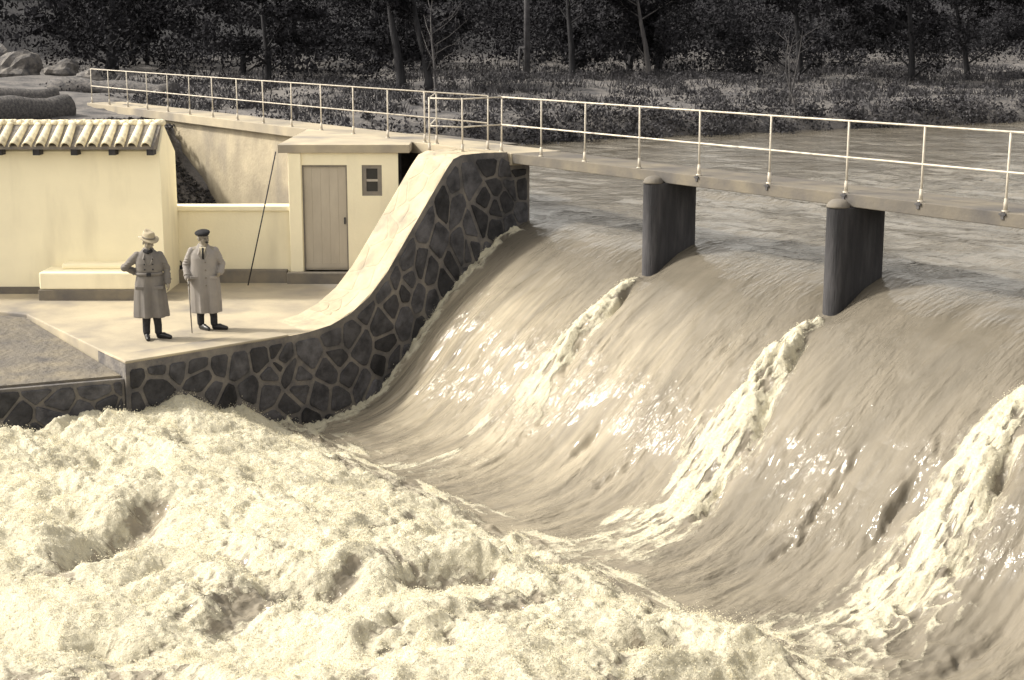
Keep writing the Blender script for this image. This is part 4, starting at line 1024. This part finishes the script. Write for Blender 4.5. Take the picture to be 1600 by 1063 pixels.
# grass and low scrub on the near slope of the bank
def blades(n, xs, ys, zs, hgt, wid):
    a = rng.uniform(0, 6.28, n); l_ = rng.normal(0, .45, (n, 2)); hh = hgt*rng.uniform(.5, 1.5, n)
    b0_ = np.stack([xs-np.cos(a)*wid, ys-np.sin(a)*wid, zs-.03], -1); b1_ = np.stack([xs+np.cos(a)*wid, ys+np.sin(a)*wid, zs-.03], -1)
    t_ = np.stack([xs+l_[:, 0]*hh, ys+l_[:, 1]*hh, zs+hh], -1); t2 = t_+np.stack([np.cos(a), np.sin(a), 0*a], -1)*wid*.25
    return np.stack([b0_, b1_, t2, t_], 1).reshape(-1, 3), np.arange(4*n).reshape(-1, 4)
n = 45000; x, y, q = scatter_bank(n, .6, 25, 16.9, 66, 311)
k = (fbm(x*.4, y*.4, 3, 313) > -.05) & (y > 17.1) & ((y > 21) | (x > -45)); x, y = x[k], y[k]
v, f = blades(len(x), x, y, ground_h(x, y), .22, .028)
o = fast_obj('bank_grass', v, f, M_grass); tag(o, 'dry rough grass covering the far bank slope', 'grass', kind='stuff')
scrub = [[], [], 0]
x, y, q = scatter_bank(520, .2, 19, 17.5, 62, 315); pile(x, y, rng.uniform(.2, .75, len(x)), ground_h(x, y)+.1, 90, .055, scrub, .5)
y = rng.uniform(17.5, 62, 260); x = shore(y)-rng.uniform(-.25, 1.1, 260); pile(x, y, rng.uniform(.35, .65, 260), np.maximum(ground_h(x, y), -1.2)+.15, 110, .06, scrub, .8)
o = fast_obj('bank_scrub', np.concatenate(scrub[0]), np.concatenate(scrub[1]), M_leaf2); tag(o, 'low brambles and scrub hanging over the water edge', 'scrub', kind='stuff')
# gravelly earth slope beside the dam wall
n = 9000; x = rng.uniform(-41, -33, n); y = rng.uniform(12.0, 16.0, n); s = x*RT.x+y*RT.y; d = x*V.x+y*V.y; k = (d > 30.2) & (s < -4.6)
x, y = x[k], y[k]; cs = np.stack([x, y, ground_h(x, y)+.01], -1)
v, f = leaf_cloud(cs, np.full(len(cs), .03), 3, .05, rng); o = fast_obj('slope_rubble', v, f, M_gravel); tag(o, 'dark rubble and weeds on the slope behind the outbuilding', 'rubble', kind='stuff')

# utility pole
up_ = empty('utility_pole', (-52, 36.6, gz(-52, 36.6))); tag(up_, 'dark wooden utility pole standing on the far bank', 'utility pole')
MB().tube([(0, 0, -.3), (0, 0, 3), (0, 0, 7.5)], [.13, .12, .1], 10).build('pole', M_dark, up_, True)
MB().box(-.3, .3, -.05, .05, 6.9, 7.0).build('crossarm', M_dark, up_)
MB().box(-.32, .1, -.16, -.10, 1.25, 1.33).build('step_bracket', M_dark, up_)
MB().tube([(-.32, -.2, -.1), (-.3, -.14, 1.3)], .045, 8).build('stay_post', M_dark, up_, True)


# froth flung off the boil, the wakes and the wall edge: too fine and too many to count
fo = foam.ravel(); xx = X.ravel(); yy = Y.ravel(); z_ = Z.ravel()
cand = np.nonzero((fo > 0.35) & (yy > 3.3) & (yy < 15.6) & (xx > XL(yy)-.05) & (xx < -8.0))[0]
wgt = np.clip(fo[cand]-.3, 0, 1)*(1-.75*hollow.ravel()[cand])*(0.35+np.clip(sml.ravel()[cand]+mic.ravel()[cand]*.6, 0, 2)); wgt = wgt/wgt.sum()
N = 190000
pick = rng.choice(cand, N, p=wgt)
hgt = rng.exponential(0.012, N)*(1+1.2*np.clip(big.ravel()[pick]+mid.ravel()[pick], 0, 1.5))
Pc = np.stack([xx[pick]+rng.normal(0, .02, N), yy[pick]+rng.normal(0, .02, N), z_[pick]+hgt], -1)
a_ = rng.normal(size=(N, 3)); a_ /= np.linalg.norm(a_, axis=1)[:, None]; b_ = np.cross(a_, rng.normal(size=(N, 3))); b_ /= np.linalg.norm(b_, axis=1)[:, None]
sz = rng.uniform(.003, .009, N)[:, None]; a_ *= sz*1.3; b_ *= sz
v = np.stack([Pc-a_, Pc+b_, Pc+a_, Pc-b_], 1).reshape(-1, 3)
M_foam = bpy.data.materials.new('froth'); M_foam.use_nodes = True
fn_ = M_foam.node_tree.nodes; fl_ = M_foam.node_tree.links; fn_.remove(fn_['Principled BSDF'])
fd = fn_.new('ShaderNodeBsdfDiffuse'); ft = fn_.new('ShaderNodeBsdfTranslucent'); fm = fn_.new('ShaderNodeMixShader')
for q in (fd, ft): q.inputs['Color'].default_value = (0.78, 0.735, 0.585, 1)
fl_.new(fd.outputs[0], fm.inputs[1]); fl_.new(ft.outputs[0], fm.inputs[2]); fl_.new(fm.outputs[0], fn_['Material Output'].inputs['Surface'])
o = fast_obj('froth', v, np.arange(4*N).reshape(-1, 4), M_foam); tag(o, 'flying froth over the boiling white water and wakes', 'froth', kind='stuff')
